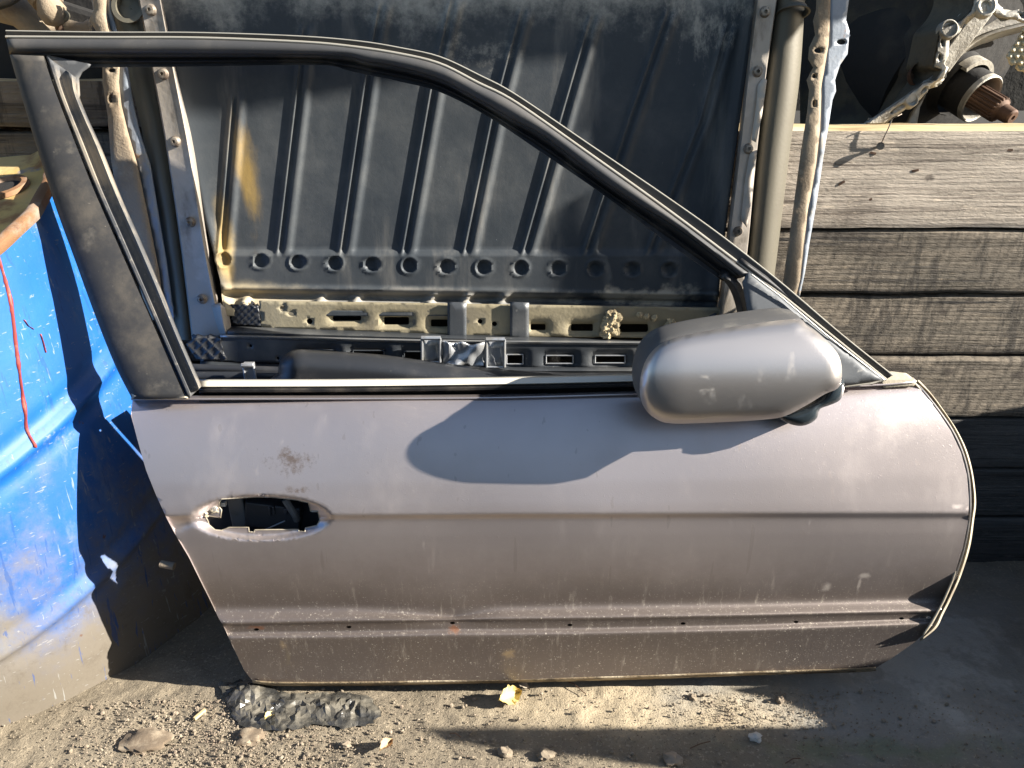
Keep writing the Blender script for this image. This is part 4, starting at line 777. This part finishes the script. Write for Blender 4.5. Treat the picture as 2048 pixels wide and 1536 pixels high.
V, F = revolve([(-.25, .16), (-.06, .15), (-.05, .055), (-.03, .05)], cg, axg, 40); link('case', V, F, M['dark'], GB)
V, F = revolve([(-.05, .040), (.0, .041), (.004, .041)], cg, axg, 48); link('collar_sleeve', V, F, M['dark'], GB)
V, F = revolve([(.004, .041), (.012, .041), (.014, .039), (.012, .0365), (-.05, .035)], cg, axg, 48); link('collar_ring', V, F, M['alu'], GB)
V, F = revolve([(-.03, .052), (-.012, .052), (-.012, .044), (-.03, .044)], cg+Vector((-.006, 0, .004)), axg, 40, 2.2, 4.6); link('clamp_ring', V, F, M['alu'], GB)
spl = [(-.05, .020)]+[(.0+.05*k/6, .020) for k in range(7)]+[(.052, .018), (.056, .0135), (.075, .0125), (.078, .010), (.078, .004), (.07, .0035), (.07, .0003)]
V, F = revolve(spl, cg, axg, 120, fn=lambda h, a: (.0014*(1 if math.sin(a*20) > 0 else -1) if h < .051 else 0)); link('output_shaft', V, F, M['rust'], GB, 25)
cb = wally(.33)
CBm = thing('honeycomb_block', cb(2060, 200), 'broken pale ceramic honeycomb block at the right edge above the planks', 'honeycomb')
co_ = smoothpoly([(2052, 50), (2048, 56), (2036, 82), (2026, 92), (2019, 100), (2020, 112), (2024, 122), (2034, 128), (2040, 140), (2050, 146), (2110, 150), (2110, 40)], 6)
cell = [(2012+15.*(i+.5*(j % 2)), 48+13.*j) for i in range(8) for j in range(9)]
def comb(P, D):
    d = np.full(len(P), 99.)
    for a, b in cell: d = np.minimum(d, np.hypot(P[:, 0]-a, P[:, 1]-b))
    return -.006*(np.clip((d-3)/3, 0, 1))+.004*np.clip(1-d/3, 0, 1)
sheet('honeycomb_face', [tuple(p) for p in co_], cb, comb, M['comb'], CBm, step=2.5, estep=5, solid=.006, smooth=60)
# ------------------------------------------------------------------ suspension parts, top left
tl = wally(.33)
SA = thing('suspension_arm', tl(110, 60), 'dusty suspension arm with a ball joint in the top left corner', 'suspension arm')
V, F = join(tube_mesh([tl(80, -60, .02), tl(88, -10, .03), tl(96, 8, .035)], [.022, .026, .020], 20), tube_mesh([tl(92, -4, .04), tl(104, 22, .04), tl(112, 38, .035), tl(116, 44, .03)], [.014, .020, .017, .009], 20)); link('ball_joint', V, F, M['bracket'], SA, 60)
V, F = tube_mesh([tl(118+18*math.cos(a)*(1), 32+10*math.sin(a), .04) for a in np.linspace(0, 6.5, 22)], .0032, 8); link('spring_clip', V, F, M['tube'], SA)
V, F = tube_mesh([tl(115, 42, .035), tl(122, 66, .03)], .006, 10); link('ball_stud', V, F, M['rust'], SA)
sheet('arm_plate', smoothpoly([(120, 75), (128, 40), (150, 42), (166, 44), (175, 38), (184, 46), (182, 75), (178, 110), (130, 110)], 6), tl, lambda P, D: .005*np.clip(D/6, 0, 1), M['bracket'], SA, step=6, solid=.01, smooth=60)
V, F = tube_mesh([tl(-20, 0, .0), tl(40, 25, .0), (tl(80, 60, .0)), tl(130, 100, .0)], [.028, .022, .02, .02], 16); link('control_arm', V, F, M['bracket'], SA, 60)
EN = thing('engine_block', (-1.0, .62, .76), 'dark greasy casting filling the top left corner behind the suspension arm', 'engine casting')
V, F = join(box((-.95, .62, .93), (.55, .3, .34)), box((-.72, .55, .86), (.16, .2, .18), Matrix.Rotation(.3, 3, 'Y')), tube_mesh([(-1.1, .45, 1.0), (-.85, .42, 1.02)], .04, 20)); link('casting', V, F, M['dark'], EN, 0, bev=.01)
V, F = tube_mesh([tl(-30, 8, .05), tl(10, -4, .05), tl(50, -30, .05)], .012, 14); link('hose', V, F, M['plastic'], EN, 60)
# metal tab in the dark gap by the drum
V, F = tube_mesh([(-.508, .02, .183), (-.488, .018, .180)], .0055, 12); tag(link('bolt_end', V, F, M['bracket'], None), 'dull brass bolt end in the dark gap between drum and door', 'bolt')
# ------------------------------------------------------------------ ground litter
def gz(x, y):
    return gh(x, y)
# black bag
pts = smoothpoly([(440, 1372), (470, 1366), (500, 1362), (540, 1382), (600, 1390), (660, 1388), (710, 1388), (735, 1392), (752, 1412), (764, 1432), (752, 1446), (726, 1456), (690, 1458), (640, 1452), (590, 1460), (540, 1462), (490, 1458), (470, 1440), (452, 1415)], 7)
def bag_off(P, D):
    H = np.empty(len(P))
    for i, p in enumerate(P):
        a = abs(nz((p[0]*.6, p[1]*1.2, 3), .016, 2)); b = abs(nz((p[0], p[1], 9), .045, 2)); f = 0
        if p[0] > 650: f = .0028*(1-abs(math.sin(math.atan2(p[1]-1392, p[0]-715)*7)))
        H[i] = .0015+.008*a+.006*b+f*1.6+.003*random.random()
    H = .002+(H-.002)*np.clip(D/24, 0, 1)
    return H+.010*np.exp(-((P[:, 0]-505)/40)**2-((P[:, 1]-1388)/16)**2)
def gsurf(x, y, o=0.):
    p = ground(x, y); p = ground(x, y, gz(p[0], p[1])+.002); return p+np.array([0, 0, o])
tag(sheet('plastic_bag', [(p[0]+random.uniform(-6, 6), p[1]+random.uniform(-4, 4)) for p in pts], gsurf, bag_off, M['bag'], None, step=10, ystep=6.5, estep=9, solid=0, smooth=0, extra=[(450+random.random()*300, 1370+random.random()*86) for _ in range(260)]), 'crumpled black plastic bag pinned under the rear corner of the door', 'plastic bag')
def leaf(x, y, L, W, rot, curl, label, m=None, tilt=.3):
    c = gsurf(x, y, .003); V = []; F = []; n = 12
    R = Matrix.Rotation(rot, 3, 'Z') @ Matrix.Rotation(tilt, 3, 'X')
    for i in range(n+1):
        t = i/n; w_ = W*math.sin(math.pi*min(1, t*1.02+.0))**.8*(1+.15*math.sin(i*2.4)); 
        for k in (-1, -.5, 0, .5, 1): V.append(Vector(tuple(c))+R @ Vector(((t-.5)*L, k*w_, curl*(abs(k)**2)+.006*math.sin(t*3+1)+.001)))
    for i in range(n):
        for k in range(4): F.append((i*5+k, (i+1)*5+k, (i+1)*5+k+1, i*5+k+1))
    return tag(link('dry_leaf', V, F, m or M['leaf'], None, 60), label, 'leaf', 'dry leaves on the ground')
leaf(1016, 1396, .040, .013, .5, .012, 'large yellow leaf standing on the dirt below the middle of the door', tilt=.75)
leaf(541, 1438, .022, .005, 1.1, .004, 'narrow pale leaf lying on the black plastic bag', tilt=.2)
leaf(770, 1498, .028, .007, 1.0, .008, 'curled tan leaf on the dirt near the bottom of the frame', mat('leaf_tan', (.40, .28, .16), .8), .4)
leaf(1045, 1376, .024, .006, -.4, .004, 'grey leaf in the shade under the door edge', mat('leaf_grey', (.24, .20, .15), .8), .2)
# stones
def stone(x, y, r, flat, label, m=None, seed=0, sx=1.):
    c = gsurf(x, y, r*flat*.35); V, F = blob((0, 0, 0), r, seed, flat, amp=.45); V = [Vector((v.x*sx, v.y, v.z))+Vector(tuple(c)) for v in V]
    return tag(link('stone', V, F, m or M['stone'], None, 35), label, 'stone', 'loose stones on the ground')
stone(290, 1484, .026, .22, 'flat brown stone at the foot of the drum', M['flatstone'], 3, 1.15)
stone(500, 1476, .019, .4, 'angular grey brown stone just below the plastic bag', M['flatstone'], 7)
stone(690, 1492, .008, .7, 'small pale stone below the right end of the bag', None, 11)
stone(1385, 1396, .006, .8, 'pale pebble alone in the middle of the sunlit strip', None, 13)
stone(1510, 1476, .009, .5, 'white chip in the shade below the sunlit strip', mat('white_chip', (.5, .48, .43), .8), 17)
stone(1090, 1512, .011, .6, 'crumbly clod at the lower edge left of centre', None, 23)
stone(1010, 1507, .010, .6, 'pale clod beside the shade band at the lower edge', None, 29)
stone(1345, 1520, .013, .4, 'grey crumpled lump in the lower shade band', None, 37)
stone(1560, 1402, .006, .8, 'tiny white pebble near the right tip of the sunlit strip', None, 41)
def chip(x, y, L, rot, label):
    c = gsurf(x, y, .003); V, F = box(c, (L, .005, .004), Matrix.Rotation(rot, 3, 'Z')); return tag(link('wood_chip', V, F, M['woodtop'], None, 0, bev=.0008), label, 'wood chip', 'wood chips')
chip(400, 1432, .02, 1.1, 'short wood chip between the drum and the plastic bag')
# gravel: thousands of grains as one object
rng = random.Random(8); ico = bmesh.new(); bmesh.ops.create_icosphere(ico, subdivisions=1, radius=1)
IV = [v.co.copy() for v in ico.verts]; IF = [tuple(v.index for v in f.verts) for f in ico.faces]; ico.free(); V = []; F = []
for i in range(8000):
    if rng.random() < .62: x = rng.gauss(430, 190); y = rng.uniform(1400, 1560)
    else: x = rng.uniform(300, 2060); y = rng.uniform(1378, 1560)
    if rng.random() < .08: x = rng.uniform(1400, 1680); y = rng.uniform(1385, 1460)
    p = gsurf(x, y, .0); r = .0005+.0009*rng.random()**2+(.0020*rng.random() if rng.random() < .06 else 0); n = len(V); s = [rng.uniform(.6, 1.25) for _ in range(3)]; R = Matrix.Rotation(rng.random()*6, 3, 'Z') @ Matrix.Rotation(rng.random()*6, 3, 'X')
    for v in IV:
        q = R @ Vector((v.x*s[0], v.y*s[1], v.z*s[2])); V.append((p[0]+q.x*r*(1+.3*rng.random()), p[1]+q.y*r, p[2]+q.z*r+r*.3))
    F += [tuple(k+n for k in f) for f in IF]
tag(link('gravel', V, F, M['stone'], None, 0), 'loose gravel and grit scattered over the dirt below the door', 'gravel', kind='stuff')
# twigs
V, F = join(*[tube_mesh([gsurf(x, y, .003), gsurf(x+dx*.5, y+dy*.4, .006), gsurf(x+dx, y+dy, .003)], .0007, 5) for x, y, dx, dy in [(1122, 1362, 50, 30), (1380, 1500, 40, -14), (900, 1470, 22, 8), (1600, 1520, -30, 10)]])
tag(link('twigs', V, F, M['rust'], None), 'thin dry stalks lying on the dirt', 'twigs', kind='stuff')
# ------------------------------------------------------------------ right edge, and added light blockers just outside the frame
def cyl_part(name, cx, cy, z0, h, R, m, par): 
    V, F = revolve([(0, .001), (0, R*.92), (.008, R), (h*.45, R), (h*.5, R*.97), (h*.55, R), (h-.010, R), (h, R*.93), (h, R*.5), (h-.02, R*.45), (h-.02, .001)], (cx, cy, z0), (0, 0, 1), 60); return link(name, V, F, m, par, 40)
for k, (z0, h, dx) in enumerate(((.0, .075, .012), (.078, .085, .0))):
    t = thing('brake_drum', (.98+dx, -.04, z0), ['dark rusty brake drum on the ground at the right edge, lower of two', 'dark rusty brake drum at the right edge stacked on top of another'][k], 'brake drum', 'stacked brake drums at the right edge')
    cyl_part('drum_shell', .985+dx, -.04, z0, h, .185, M['dark'] if 0 else mat('brown_iron', (.06, .035, .02), .85, 0, [dict(c=(.11, .07, .04), s=20, lo=.5, hi=.65, w=.6)], [dict(s=90, h=.002, w=.5)]), t)
def slab(pts, X, th):
    n = len(pts); V = [(X+.006*nz((y*9, z*9, 1), 1, 2), y, z) for y, z in pts]+[(X+th+.006*nz((y*9, z*9, 1), 1, 2), y, z) for y, z in pts]
    return V, [tuple(range(n)), tuple(range(n, 2*n))[::-1]]+[(i, i+n, (i+1) % n+n, (i+1) % n) for i in range(n)]
def cast(surf, x, y, X, *a):
    p = surf(x, y, *a); d = np.array(SUN); t = (X-p[0])/(-d[0]); q = p-d*t; return (float(q[1]), float(q[2]))
gp = [(1460, 1376), (1560, 1400), (1620, 1425), (1655, 1450), (1500, 1455), (1050, 1455), (850, 1454), (900, 1480), (1000, 1500), (1200, 1520), (1320, 1536)]
lo_p = [(.9, 0), (.9, .44), cast(wall_s, 2040, 815, 1.3), cast(wall_s, 1950, 830, 1.3), cast(door, 1880, 1265, 1.3, .03), cast(door, 1800, 1315, 1.3, .02), cast(door, 1600, 1352, 1.3, .01)]+[cast(ground, x, y, 1.3) for x, y in gp]
e = lo_p[-1]; lo_p += [(e[0]-.005, e[1]-.14), (e[0]-.03, e[1]-.16), (-.62, .90), (-.80, 1.32), (-1.7, 1.4), (-3.4, 1.4), (-3.4, 0)]
V, F = slab(lo_p, 1.3, .012)  # added unseen blocker, outline cut from the shadow edges it has to cast
tag(link('shade_screen', V, F, M['tin'], None, 0), 'added low screen out of view at right, outline cut to shade the ground', 'shade blocker')
pc = [cast(liner_s, x, y, 1.315, -.014) for x, y in [(1075, 620), (1095, 520), (1110, 470), (1130, 420), (1190, 375)]]
yr = cast(liner_s, 1625, 300, 1.315, .047)[0]-.001
V, F = slab([(pc[0][0], 0)]+[(min(a, yr-.002), b) for a, b in pc]+[(yr, pc[-1][1]-.004), (yr, 0)], 1.315, .012)  # added unseen post, cut to shade the right side of the ribbed panel
tag(link('shade_post', V, F, M['tin'], None, 0), 'added narrow post out of view at right, pointed top cut to shade the ribbed panel', 'post')
up = [cast(liner_s, x, y, 1.36, -.012) for x, y in [(1350, 188), (1270, 225), (1195, 245), (1205, 94), (993, 113), (720, 165), (480, 210), (340, 235)]]; a_, b_ = up[0], up[-1]
V, F = slab(up+[(b_[0]-.01, b_[1]+.06), (b_[0]-.02, b_[1]+.2), (.62, b_[1]+.25), (.62, 0), (.56, 0), (.56, a_[1]+.03), (a_[0]+.02, a_[1]+.015)], 1.36, .012)  # added unseen sheet, lower edge cut to shade the top of the ribbed panel
tag(link('shade_sheet', V, F, M['tin'], None, 0), 'added tall sheet out of view at right, lower edge cut to shade the ribbed panel', 'shade blocker')
# added corrugated screen behind the camera, cuts off the low sky
V = []; F = []; n = 240
for i in range(n+1):
    x = -6+12*i/n; y = -2.9+.018*math.sin(i*1.3)
    V += [(x, y, 0), (x, y, 1.0)]
for i in range(n): F.append((2*i, 2*i+1, 2*i+3, 2*i+2))
tag(link('sky_screen', V, F, mat('sky_screen_tin', (.10, .09, .08), .7, 0, [dict(c=(.16, .10, .06), s=3, lo=.5, hi=.7, w=.5)]), None, 60, .002), 'added low corrugated metal screen behind the camera, blocking the low sky', 'fence')
